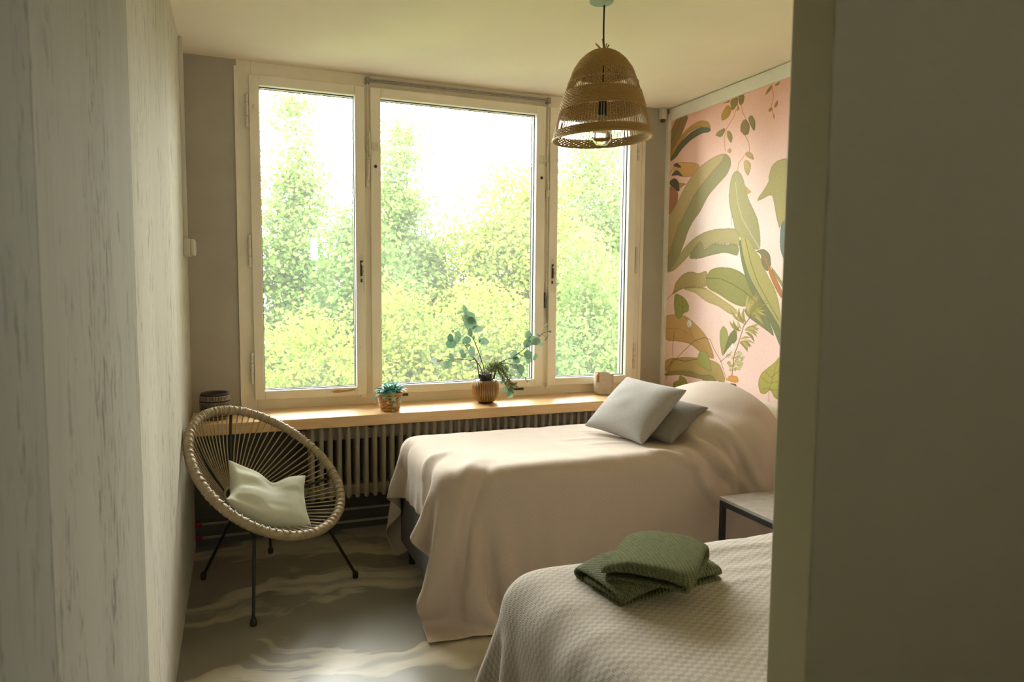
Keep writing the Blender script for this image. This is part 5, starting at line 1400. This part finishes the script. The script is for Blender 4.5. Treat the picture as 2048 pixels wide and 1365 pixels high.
# basket with turquoise artificial plant
M_basket = mat_rattan('honey_wicker', (0.55, 0.30, 0.095), (20, 20, 20), .45)
M_turq = simple('turquoise_leaf', (0.14, 0.42, 0.36), .5, var=.35, nscale=25, kind='Generated')
M_turqlight = simple('pale_turquoise_petal', (0.33, 0.56, 0.54), .6, var=.25, nscale=25)
M_raffia = simple('pale_raffia', (0.72, 0.62, 0.42), .7, var=.1)
BX, BY = .787, 3.855
bk = thing('basket_plant', 'little honey wicker basket with turquoise artificial plant on the sill', 'plant', (BX, BY, SZ))
def bpt(th, z, dr=0.0):
    r = .047 + .020 * (z - SZ) / .098 + dr
    return (BX + r * math.cos(th), BY + r * math.sin(th), z)
woven(bk, SZ + .002, SZ + .098, .0085, .0040, .0036, 'basket', M_basket, bpt, 22, 6)
st = MB()
for i in range(22):
    th = 2 * PI * (i + .25) / 22
    st.tube([bpt(th, SZ + .001), bpt(th, SZ + .1)], .0022, 5)
st.lathe([(0, .003), (.044, .003), (.046, .09), (.0, .092)], 24, (BX, BY, SZ))
o = st.build('basket_stakes', M_basket, bk, smooth=True)
MB().tube([bpt(2 * PI * j / 60, SZ + .100, .001) for j in range(60)], .0045, 6, closed=True).build('basket_rim', M_basket, bk, smooth=True)
def leaf_mesh(name, mat, L=1.0, w=.4, fold=.12, curl=.15, n=6):
    V = []; F = []
    for i in range(n + 1):
        s = i / n; ww = w * math.sin(PI * min(1, s * .96 + .04)) ** .8 * (1 - .25 * s)
        z = -curl * s * s
        V += [(-ww, s * L, z + fold * ww), (0, s * L, z), (ww, s * L, z + fold * ww)]
    for i in range(n):
        a = i * 3
        F += [(a, a + 1, a + 4, a + 3), (a + 1, a + 2, a + 5, a + 4)]
    me = bpy.data.meshes.new(name); me.from_pydata(V, [], F); me.materials.append(mat)
    for p in me.polygons: p.use_smooth = True
    return me
lm = leaf_mesh('leaf', M_turq, 1, .36, .4, .55)
rg = random.Random(3)
def dirmat(pos, d, up, s):
    y = Vector(d).normalized(); z = Vector(up); z = (z - y * z.dot(y)).normalized(); x = y.cross(z)
    return Matrix(((x[0] * s, y[0] * s, z[0] * s, pos[0]), (x[1] * s, y[1] * s, z[1] * s, pos[1]), (x[2] * s, y[2] * s, z[2] * s, pos[2]), (0, 0, 0, 1)))
for i in range(60):
    a = rg.uniform(0, 2 * PI); e = rg.uniform(.05, 1.35); r0 = rg.uniform(.0, .05)
    pos = (BX + r0 * math.cos(a), BY + r0 * math.sin(a), SZ + .098 + rg.uniform(0, .042) * (1 - r0 / .08))
    d = (math.cos(a) * math.cos(e), math.sin(a) * math.cos(e), math.sin(e))
    place_copy(lm, 'leaf', dirmat(pos, d, (0, 0, 1) if e < 1.2 else (1, 0, 0), rg.uniform(.040, .062)), bk)
for k, (dx, dz, s) in enumerate([(-.042, .083, .017), (.006, .078, .021), (.045, .068, .018), (.012, .040, .017), (-.085, .078, .016), (.004, .012, .010), (-.026, .055, .010)]):
    fl = MB()
    cy_ = BY - math.sqrt(max(0, .066 ** 2 - dx * dx)) - .004 if abs(dx) < .066 else BY - .02
    cxp, czp = BX + dx, SZ + dz
    V = [(cxp, cy_ - .004, czp)]; F = []
    for j in range(10):
        t = 2 * PI * j / 10 + .3 * k; r = s if j % 2 == 0 else s * .42
        V.append((cxp + r * math.cos(t), cy_ - (.003 if j % 2 else 0), czp + r * math.sin(t)))
    for j in range(10): F.append((0, 1 + j, 1 + (j + 1) % 10))
    fl.add(V, F)
    o = fl.build('flower', M_turqlight if k < 5 else M_raffia, bk)
    q = o.modifiers.new('thickness', 'SOLIDIFY'); q.thickness = .0008
rf = MB()
for k in range(4):
    x = BX - .082 + k * .005
    rf.tube(smooth_path([(BX - .055, BY - .02, SZ + .10), (x, BY - .03, SZ + .08), (x - .006 + k * .003, BY - .035, SZ + .035 + .006 * k)], 10), .0012, 4)
rf.build('raffia_tail', M_raffia, bk, smooth=True)

# vase
def mat_amber():
    m, nt, b, o = new_mat('amber_ribbed_glass')
    v = coords(nt, (1, 1, 1), kind='Generated')
    b.inputs['Base Color'].default_value = (0.46, 0.24, 0.05, 1); b.inputs['Roughness'].default_value = .14
    b.inputs['Transmission Weight'].default_value = .25; b.inputs['Coat Weight'].default_value = .3
    return m
M_amber = mat_amber()
M_amberdark = simple('dark_amber_glass', (0.06, 0.026, 0.006), .12, var=.1, bstr=0)
M_smoke = simple('dark_smoked_glass', (0.018, 0.016, 0.013), .1, var=.1, bstr=0)
VX, VY = 1.376, 3.925
vs = thing('vase', 'ribbed amber glass vase with dark neck holding the eucalyptus', 'vase', (VX, VY, SZ))
VPROF = [(.048, .012), (.062, .022), (.072, .040), (.0765, .062), (.0775, .088), (.0765, .110), (.072, .125), (.064, .1335), (.060, .136)]
body = MB().lathe(VPROF, 64, (VX, VY, SZ)).build('body', M_amberdark, vs, smooth=True)
rb_ = MB()
for i in range(44):
    t = 2 * PI * i / 44
    sp = smooth_path([(VX + r * math.cos(t), VY + r * math.sin(t), SZ + z) for r, z in VPROF], 26)
    rb_.tube(sp, [.0012] + [.0034] * (len(sp) - 2) + [.0012], 6)
o = rb_.build('ribs', M_amber, vs, smooth=True); o['kind'] = 'stuff'
MB().lathe([(.060, .1358), (.052, .142), (.044, .146), (.040, .149), (.0395, .170), (.041, .173), (.041, .177), (.037, .178), (.036, .170), (.036, .150), (.054, .13), (.066, .10), (.066, .05), (.045, .022), (0, .02)], 48, (VX, VY, SZ)).build('neck', M_smoke, vs, smooth=True)
MB().lathe([(0, .0), (.040, .0), (.045, .003), (.0482, .0142)], 48, (VX, VY, SZ)).build('base', M_smoke, vs, smooth=True)

def mat_leafy(name, c1, c2, rough=.55, trans=.0, spec=.3, tcol=None):
    """leaf colour varies from leaf to leaf; optional light passing through the blade"""
    m, nt, b, o = new_mat(name)
    g = N(nt, 'ShaderNodeNewGeometry')
    oi = N(nt, 'ShaderNodeObjectInfo')
    f = noise(nt, coords(nt), 3.0, 3)
    ad = N(nt, 'ShaderNodeMath', operation='ADD'); link(nt, g.outputs['Random Per Island'], ad.inputs[0]); link(nt, oi.outputs['Random'], ad.inputs[1])
    fr = N(nt, 'ShaderNodeMath', operation='FRACT'); link(nt, ad.outputs[0], fr.inputs[0])
    mv = N(nt, 'ShaderNodeMath', operation='MULTIPLY_ADD'); link(nt, fr.outputs[0], mv.inputs[0]); mv.inputs[1].default_value = .5
    hf = N(nt, 'ShaderNodeMath', operation='MULTIPLY'); link(nt, f, hf.inputs[0]); hf.inputs[1].default_value = .5
    link(nt, hf.outputs[0], mv.inputs[2])
    col = ramp(nt, mv.outputs[0], [(.15, c1), (.8, c2)])
    link(nt, col, b.inputs['Base Color']); b.inputs['Roughness'].default_value = rough
    b.inputs['Specular IOR Level'].default_value = spec
    if trans:
        t = N(nt, 'ShaderNodeBsdfTranslucent')
        if tcol:
            t.inputs[0].default_value = (*tcol, 1)
        else:
            link(nt, col, t.inputs[0])
        mx = N(nt, 'ShaderNodeMixShader'); mx.inputs[0].default_value = trans
        link(nt, b.outputs[0], mx.inputs[1]); link(nt, t.outputs[0], mx.inputs[2]); link(nt, mx.outputs[0], o.inputs['Surface'])
    return m
M_euc = mat_leafy('eucalyptus_leaf', (0.08, 0.175, 0.11), (0.21, 0.32, 0.215), .5, .25)
M_eucpale = mat_leafy('pale_eucalyptus_leaf', (0.30, 0.40, 0.34), (0.42, 0.50, 0.42), .5, .3)
M_stem = simple('brown_stem', (0.10, 0.06, 0.035), .7, var=.2, nscale=40)
M_fern = mat_leafy('olive_fern', (0.07, 0.10, 0.03), (0.17, 0.20, 0.07), .55, .25)
M_tuft = simple('pale_dried_grass', (0.50, 0.47, 0.36), .7, var=.15)
dm = bpy.data.meshes.new('leaf')
V = [(0, 0, 0)]; F = []
for j in range(14):
    t = 2 * PI * j / 14
    V.append((math.cos(t), math.sin(t) * (1 + .12 * (math.sin(t) > .9)), .16 * math.cos(t) ** 2 + .10 * math.sin(t)))
for j in range(14): F.append((0, 1 + j, 1 + (j + 1) % 14))
dm.from_pydata(V, [], F); dm.materials.append(M_euc)
for p in dm.polygons: p.use_smooth = True
dmp = dm.copy(); dmp.materials.clear(); dmp.materials.append(M_eucpale)
labs = {'A': 'tallest eucalyptus branch rising leftwards from the amber vase', 'B': 'middle eucalyptus branch leaning left out of the amber vase',
        'B2': 'low horizontal eucalyptus twig reaching furthest left from the amber vase', 'C': 'long eucalyptus branch reaching right across the window mullion',
        'D': 'short eucalyptus twig bending down to the right behind the fern', 'E': 'drooping eucalyptus twig hanging low at the right side of the vase'}
rg = random.Random(8)
VT = (VX, VY, SZ + .05)
for key, (stem, lv) in EUC.items():
    ydir = {'A': .02, 'B': -.03, 'B2': .02, 'C': -.06, 'D': -.05, 'E': -.05}[key]
    br = thing('eucalyptus_branch', labs[key], 'branch', VT, 'eucalyptus branches in the amber vase')
    n = len(stem)
    P = [(VX + (stem[0][0] - VX) * .5, VY, SZ + .06)] + [(x, VY - .005 + ydir * i / (n - 1), z) for i, (x, z) in enumerate(stem)]
    sp = smooth_path(P, 30)
    MB().tube(sp, list(np.linspace(.0036, .0016, len(sp))), 6).build('stem', M_stem, br, smooth=True)
    tw = MB()
    for k, (x, z, rx, rz, rot) in enumerate(lv):
        j = int(np.argmin((sp[:, 0] - x) ** 2 + (sp[:, 2] - z) ** 2)); j = max(1, j - 2)
        y = sp[j][1] + rg.uniform(-.025, .015)
        a, b_ = rg.uniform(-.5, .5), rg.uniform(-.6, .6)
        M = Matrix.Translation((x, y, z)) @ Matrix.Rotation(-math.radians(rot), 4, 'Y') @ Matrix.Rotation(PI / 2 + a, 4, 'X') @ Matrix.Rotation(b_, 4, 'Y') @ Matrix.Diagonal((rx * 1.2, rz * 1.2, (rx + rz) * .5, 1))
        pale = (key == 'B2' and k >= 3) or (key == 'D' and k == 3)
        o = place_copy(dmp if pale else dm, 'leaf', M, br)
        tw.tube([sp[j], (np.array(sp[j]) + np.array((x, y, z))) / 2 + np.array((0, 0, .004)), (x, y, z)], .0010, 5)
    tw.build('leaf_stalks', M_stem, br, smooth=True)
fl = leaf_mesh('leaflet', M_fern, 1, .10, .3, .2, 3)
for k, path in enumerate(FERN):
    fz = thing('fern_frond', ['outer olive fern frond arching down right of the amber vase', 'inner olive fern frond hanging close to the vase neck'][k], 'frond', VT, 'fern fronds in the amber vase')
    n = len(path)
    sp = smooth_path([(VX + .012, VY, SZ + .12)] + [(x, VY - .02 - .05 * i / n, z) for i, (x, z) in enumerate(path)], 44)
    MB().tube(sp, .0011, 5).build('stem', M_stem, fz, smooth=True)
    fm = MB()
    base = np.array([v.co[:] for v in fl.vertices]); faces = [tuple(p.vertices) for p in fl.polygons]
    for i in range(5, len(sp) - 1):
        T = Vector(sp[min(i + 1, len(sp) - 1)] - sp[i - 1]).normalized()
        for sgn in (-1, 1):
            for lay in (0, 1):
                side = T.cross(Vector((rg.uniform(-.4, .4), -1, rg.uniform(-.4, .4)))).normalized() * sgn
                d = (T * rg.uniform(.5, .9) + side + Vector((0, rg.uniform(-.5, .5), 0))).normalized()
                M = np.array(dirmat(sp[i], d, (0, -1, .3), rg.uniform(.028, .044) * (1 - .4 * i / len(sp))))
                fm.add(base @ M[:3, :3].T + M[:3, 3], faces)
    o = fm.build('leaflets', M_fern, fz); o['kind'] = 'stuff'
tf = thing('dried_grass_tuft', 'pale feathery dried grass tuft standing in the vase mouth', 'grass', VT)
tm = MB()
for l in TUFT:
    sp = smooth_path([(VX, VY, SZ + .12)] + [(x, VY + .01, z) for x, z in l], 16)
    tm.tube(sp, list(np.linspace(.0012, .0006, len(sp))), 4)
    for i in range(6, len(sp)):
        for s in range(3):
            d = np.array([rg.uniform(-1, 1), rg.uniform(-1, 1), rg.uniform(-.2, 1)]) * .013
            tm.tube([sp[i], sp[i] + d], .0007, 4)
o = tm.build('blades', M_tuft, tf)

# mug
M_mug = simple('oatmeal_ceramic', (0.50, 0.435, 0.35), .55, var=.12, nscale=120, bstr=.2, stretch=(.2, .2, 1))
M_leather = simple('tan_leather', (0.36, 0.15, 0.055), .6, var=.15, nscale=60)
MX, MY = 2.222, 4.01
mg = thing('ceramic_cup', 'straight oatmeal ceramic cup with tan leather tab at the right end of sill', 'cup', (MX, MY, SZ))
MB().lathe([(0, .0), (.056, 0), (.061, .005), (.0635, .02), (.0645, .134), (.063, .137), (.0605, .135), (.059, .12), (.057, .012), (0, .010)], 40, (MX, MY, SZ)).build('body', M_mug, mg, smooth=True)
a0 = math.radians(206)
lx_, ly_ = math.cos(a0), math.sin(a0)
tb = MB()
P = [(MX + r * lx_, MY + r * ly_, SZ + z) for r, z in ((.056, .110), (.056, .130), (.060, .1405), (.066, .139), (.0675, .125), (.0665, .085))]
V = []; wv = np.array([-ly_, lx_, 0]) * .010
for p in P: V += [tuple(np.array(p) - wv), tuple(np.array(p) + wv)]
tb.add(V, [(2 * i, 2 * i + 1, 2 * i + 3, 2 * i + 2) for i in range(len(P) - 1)])
o = tb.build('leather_tab', M_leather, mg, smooth=True)
q = o.modifiers.new('thickness', 'SOLIDIFY'); q.thickness = .003; q.offset = 0

# ================================================================== SMALL WALL FITTINGS
M_plastic = simple('aged_white_plastic', (0.66, 0.63, 0.54), .4, var=.03)
cd = thing('cable_conduit', 'white cable conduit running down the left wall from ceiling to box', 'conduit', (XL, 3.86, 1.66))
MB().box(XL, XL + .014, 3.845, 3.865, 1.664, ZC - .003).build('channel', M_plastic, cd, bevel=.002)
MB().box(XL + .0142, XL + .018, 3.846, 3.864, 1.664, ZC - .004).build('lid', M_plastic, cd, bevel=.001)
sb = thing('socket_box', 'white plastic surface mounted socket box at the end of the wall conduit', 'socket', (XL, 3.85, 1.58))
MB().box(XL, XL + .030, 3.80, 3.90, 1.575, 1.662).build('back_box', M_plastic, sb, bevel=.004, segs=3)
MB().box(XL + .0305, XL + .052, 3.803, 3.897, 1.578, 1.659).build('cover', M_plastic, sb, bevel=.009, segs=4)
MB().box(XL + .0522, XL + .055, 3.83, 3.87, 1.60, 1.64).build('rocker', M_plastic, sb, bevel=.001)
ps = thing('pipe_stub', 'short white boxed pipe end with rusty tip in the ceiling corner', 'pipe', (2.685, 4.10, 2.55))
MB().box(2.667, 2.703, 4.085, YW - .002, 2.560, ZC - .002).build('cover_box', M_plastic, ps, bevel=.003)
MB().tube([(2.685, 4.103, 2.5595), (2.685, 4.103, 2.541)], .015, 12).build('rusty_end', simple('rusty_red', (0.12, 0.035, 0.025), .6, var=.3), ps)

# ================================================================== OUTSIDE
GZ = -4.2
M_ground = simple('garden_grass', (0.16, 0.24, 0.06), .9, var=.3, nscale=2.5)
struct(MB().box(-30, 40, 4.45, 60, GZ - .3, GZ).build('ground', M_ground))
M_f = [mat_leafy('fresh_maple_foliage', (0.050, 0.100, 0.020), (0.120, 0.178, 0.046), .9, .45, 0.0),
       mat_leafy('yellow_green_foliage', (0.070, 0.110, 0.014), (0.145, 0.182, 0.034), .9, .45, 0.0),
       mat_leafy('deeper_green_foliage', (0.034, 0.078, 0.016), (0.088, 0.142, 0.036), .9, .40, 0.0)]

def foliage(blobs, n, size, seed, up=.55):
    r = np.random.RandomState(seed)
    B = np.array(blobs, float)
    wgt = B[:, 3] * B[:, 4] * B[:, 5]; wgt = wgt ** (2 / 3); wgt /= wgt.sum()
    k = r.choice(len(B), n, p=wgt)
    d = r.normal(size=(n, 3)); d /= np.linalg.norm(d, axis=1)[:, None]
    rad = r.uniform(.25, 1, n) ** .5
    # lumps: leaves gather into sprays
    P = B[k, :3] + d * rad[:, None] * B[k, 3:6]
    ns = max(8, n // 28)
    spray = P[r.choice(n, ns)]
    which = r.randint(0, ns, n)
    pull = r.rand(n) < .75
    P[pull] = spray[which[pull]] + r.normal(size=(pull.sum(), 3)) * np.array([.16, .16, .09]) * (size / .056)
    nrm = r.normal(size=(n, 3)) * .6 + np.array([0, 0, up]); nrm /= np.linalg.norm(nrm, axis=1)[:, None]
    t = np.cross(nrm, r.normal(size=(n, 3))); t /= np.linalg.norm(t, axis=1)[:, None]
    b = np.cross(nrm, t)
    s = size * r.uniform(.6, 1.25, n)[:, None]
    base = P - t * s * .5; tip = P + t * s * .55 - nrm * s * .15
    l = P - b * s * .42 + nrm * s * .08 + t * s * .05; rr = P + b * s * .42 + nrm * s * .08 + t * s * .05
    V = np.stack([base, l, tip, rr], 1).reshape(-1, 3)
    i = np.arange(n)[:, None] * 4
    F = np.concatenate([i + np.array([[0, 2, 1]]), i + np.array([[0, 3, 2]])], 0)
    return V, F

def tree(name, label, x, y, top, w, nleaf, size, mat, seed, kind='round', group=None, low=-1.5):
    t = thing(name, label, 'tree' if 'tree' in name else 'shrub', (x, y, GZ), group)
    r = random.Random(seed)
    sp = smooth_path([(x, y, GZ), (x + r.uniform(-.15, .15), y, (GZ + top) * .4), (x + r.uniform(-.1, .1), y, top - .25)], 20)
    MB().tube(sp, list(np.linspace(.09 + .02 * w, .012, len(sp))), 8).build('trunk', M_trunk, t, smooth=True)
    blobs = []
    H = top - low
    m = 15
    for i in range(m):
        f = (i + .5) / m
        z = top - H * f
        if kind == 'cone': rad = w * (.10 + .62 * f ** .75)
        else: rad = w * (.25 + .55 * math.sin(PI * min(.75, f * .8 + .08)))
        for q in range(2 if i < 3 else 4):
            a = r.uniform(0, 2 * PI); rr = rad * r.uniform(.1, .75) * (0 if i == 0 else 1)
            s = rad * r.uniform(.35, .6) + .10
            blobs.append((x + rr * math.cos(a), y + rr * math.sin(a) * .8, z + r.uniform(-.1, .1), s, s, s * .75))
    for i in range(9):
        b = blobs[r.randrange(len(blobs))]
        f = min(.95, max(.2, (b[2] - .5 - GZ) / (top - GZ)))
        p0 = sp[int(f * (len(sp) - 1))]
        MB().tube(smooth_path([p0, ((p0[0] + b[0]) / 2, (p0[1] + b[1]) / 2, (p0[2] + b[2]) / 2 + .08), b[:3]], 8), list(np.linspace(.022, .007, 8)), 6).build('branch', M_trunk, t, smooth=True)
    V, F = foliage(blobs, int(nleaf * 4.2), size * .74, seed)
    o = mesh_obj('foliage', V, F, mat, t); o['kind'] = 'stuff'
    return t
G1, G2 = 'trees seen through the window', 'shrubs below the window'
tree('slender_tree', 'slender pale tree with the tallest pointed top in the left sash', .78, 10.0, 4.05, 1.15, 9000, .085, M_f[0], 1, 'cone', G1)
tree('broad_tree', 'tall tree filling the left half of the middle sash', 2.30, 10.4, 3.75, 1.45, 15000, .085, M_f[0], 2, 'cone', G1)
tree('round_tree', 'rounded lighter tree in the right half of the middle sash', 3.95, 9.8, 3.10, 1.75, 17000, .085, M_f[1], 3, 'round', G1)
tree('broad_tree', 'tall green tree filling the right sash behind the pendant lamp', 5.7, 10.6, 3.95, 1.9, 15000, .085, M_f[0], 4, 'round', G1)
tree('broad_tree', 'pale tree cut off by the right frame of the window', 7.6, 11.0, 4.0, 2.0, 11000, .09, M_f[2], 5, 'round', G1)
tree('round_tree', 'low tree filling the gap between left sash and middle sash', 1.45, 9.0, 2.35, 1.0, 10000, .08, M_f[2], 6, 'round', G1)
tree('broad_tree', 'pale tree behind the left frame of the window', -.9, 9.8, 3.3, 1.6, 9000, .09, M_f[0], 7, 'round', G1)
tree('round_tree', 'low tree behind the sky gap in the middle sash', 3.0, 11.5, 2.15, 1.3, 9000, .09, M_f[0], 8, 'round', G1)
# shrubs nearer the house
sh = [(.55, 6.4, 1.18, .95, 9000, 1, 'yellow green shrub with forked brown twigs low in the left sash'),
      (1.45, 6.9, 1.35, .95, 9000, 1, 'bright shrub behind the basket plant and window mullion'),
      (2.35, 7.0, 1.45, 1.0, 10000, 1, 'bright yellow green shrub at the foot of the middle sash'),
      (3.1, 6.9, 1.05, .9, 8000, 2, 'duller green shrub behind the eucalyptus branches'),
      (3.75, 7.4, 1.95, 1.0, 11000, 0, 'fresh green shrub behind the right mullion'),
      (4.7, 7.8, 1.75, 1.0, 9000, 2, 'deeper green shrub low in the right sash'),
      (-.35, 6.6, 1.0, .9, 5000, 1, 'yellow green shrub left of the window view'),
      (5.6, 7.2, 1.3, 1.0, 6000, 1, 'yellow green shrub right of the window view')]
for i, (x, y, top, w, nl, mi, lab) in enumerate(sh):
    tree('garden_shrub', lab, x, y, top, w, nl, .062, M_f[mi], 20 + i, 'round', G2, low=-1.9)
M_twig = simple('tan_twig', (0.34, 0.22, 0.11), .8, var=.2)
fk = bpy.data.objects['garden_shrub']
tw = MB()
X0, Y0 = .66, 5.75
tw.tube(smooth_path([(X0, Y0, -1.2), (X0 + .01, Y0, .05), (X0 + .02, Y0, .20)], 10), .010, 6)
tw.tube(smooth_path([(X0 + .02, Y0, .18), (X0 - .06, Y0, .36), (X0 - .20, Y0, .52), (X0 - .24, Y0, .60)], 12), list(np.linspace(.008, .003, 12)), 6)
tw.tube(smooth_path([(X0 + .02, Y0, .18), (X0 + .12, Y0, .36), (X0 + .15, Y0, .50)], 12), list(np.linspace(.008, .003, 12)), 6)
tw.tube(smooth_path([(X0 - .06, Y0, .36), (X0 - .05, Y0, .52)], 6), .003, 5)
tw.tube(smooth_path([(X0 + .10, Y0, .33), (X0 + .22, Y0, .42)], 6), .003, 5)
tw.build('forked_twig', M_twig, fk, smooth=True)
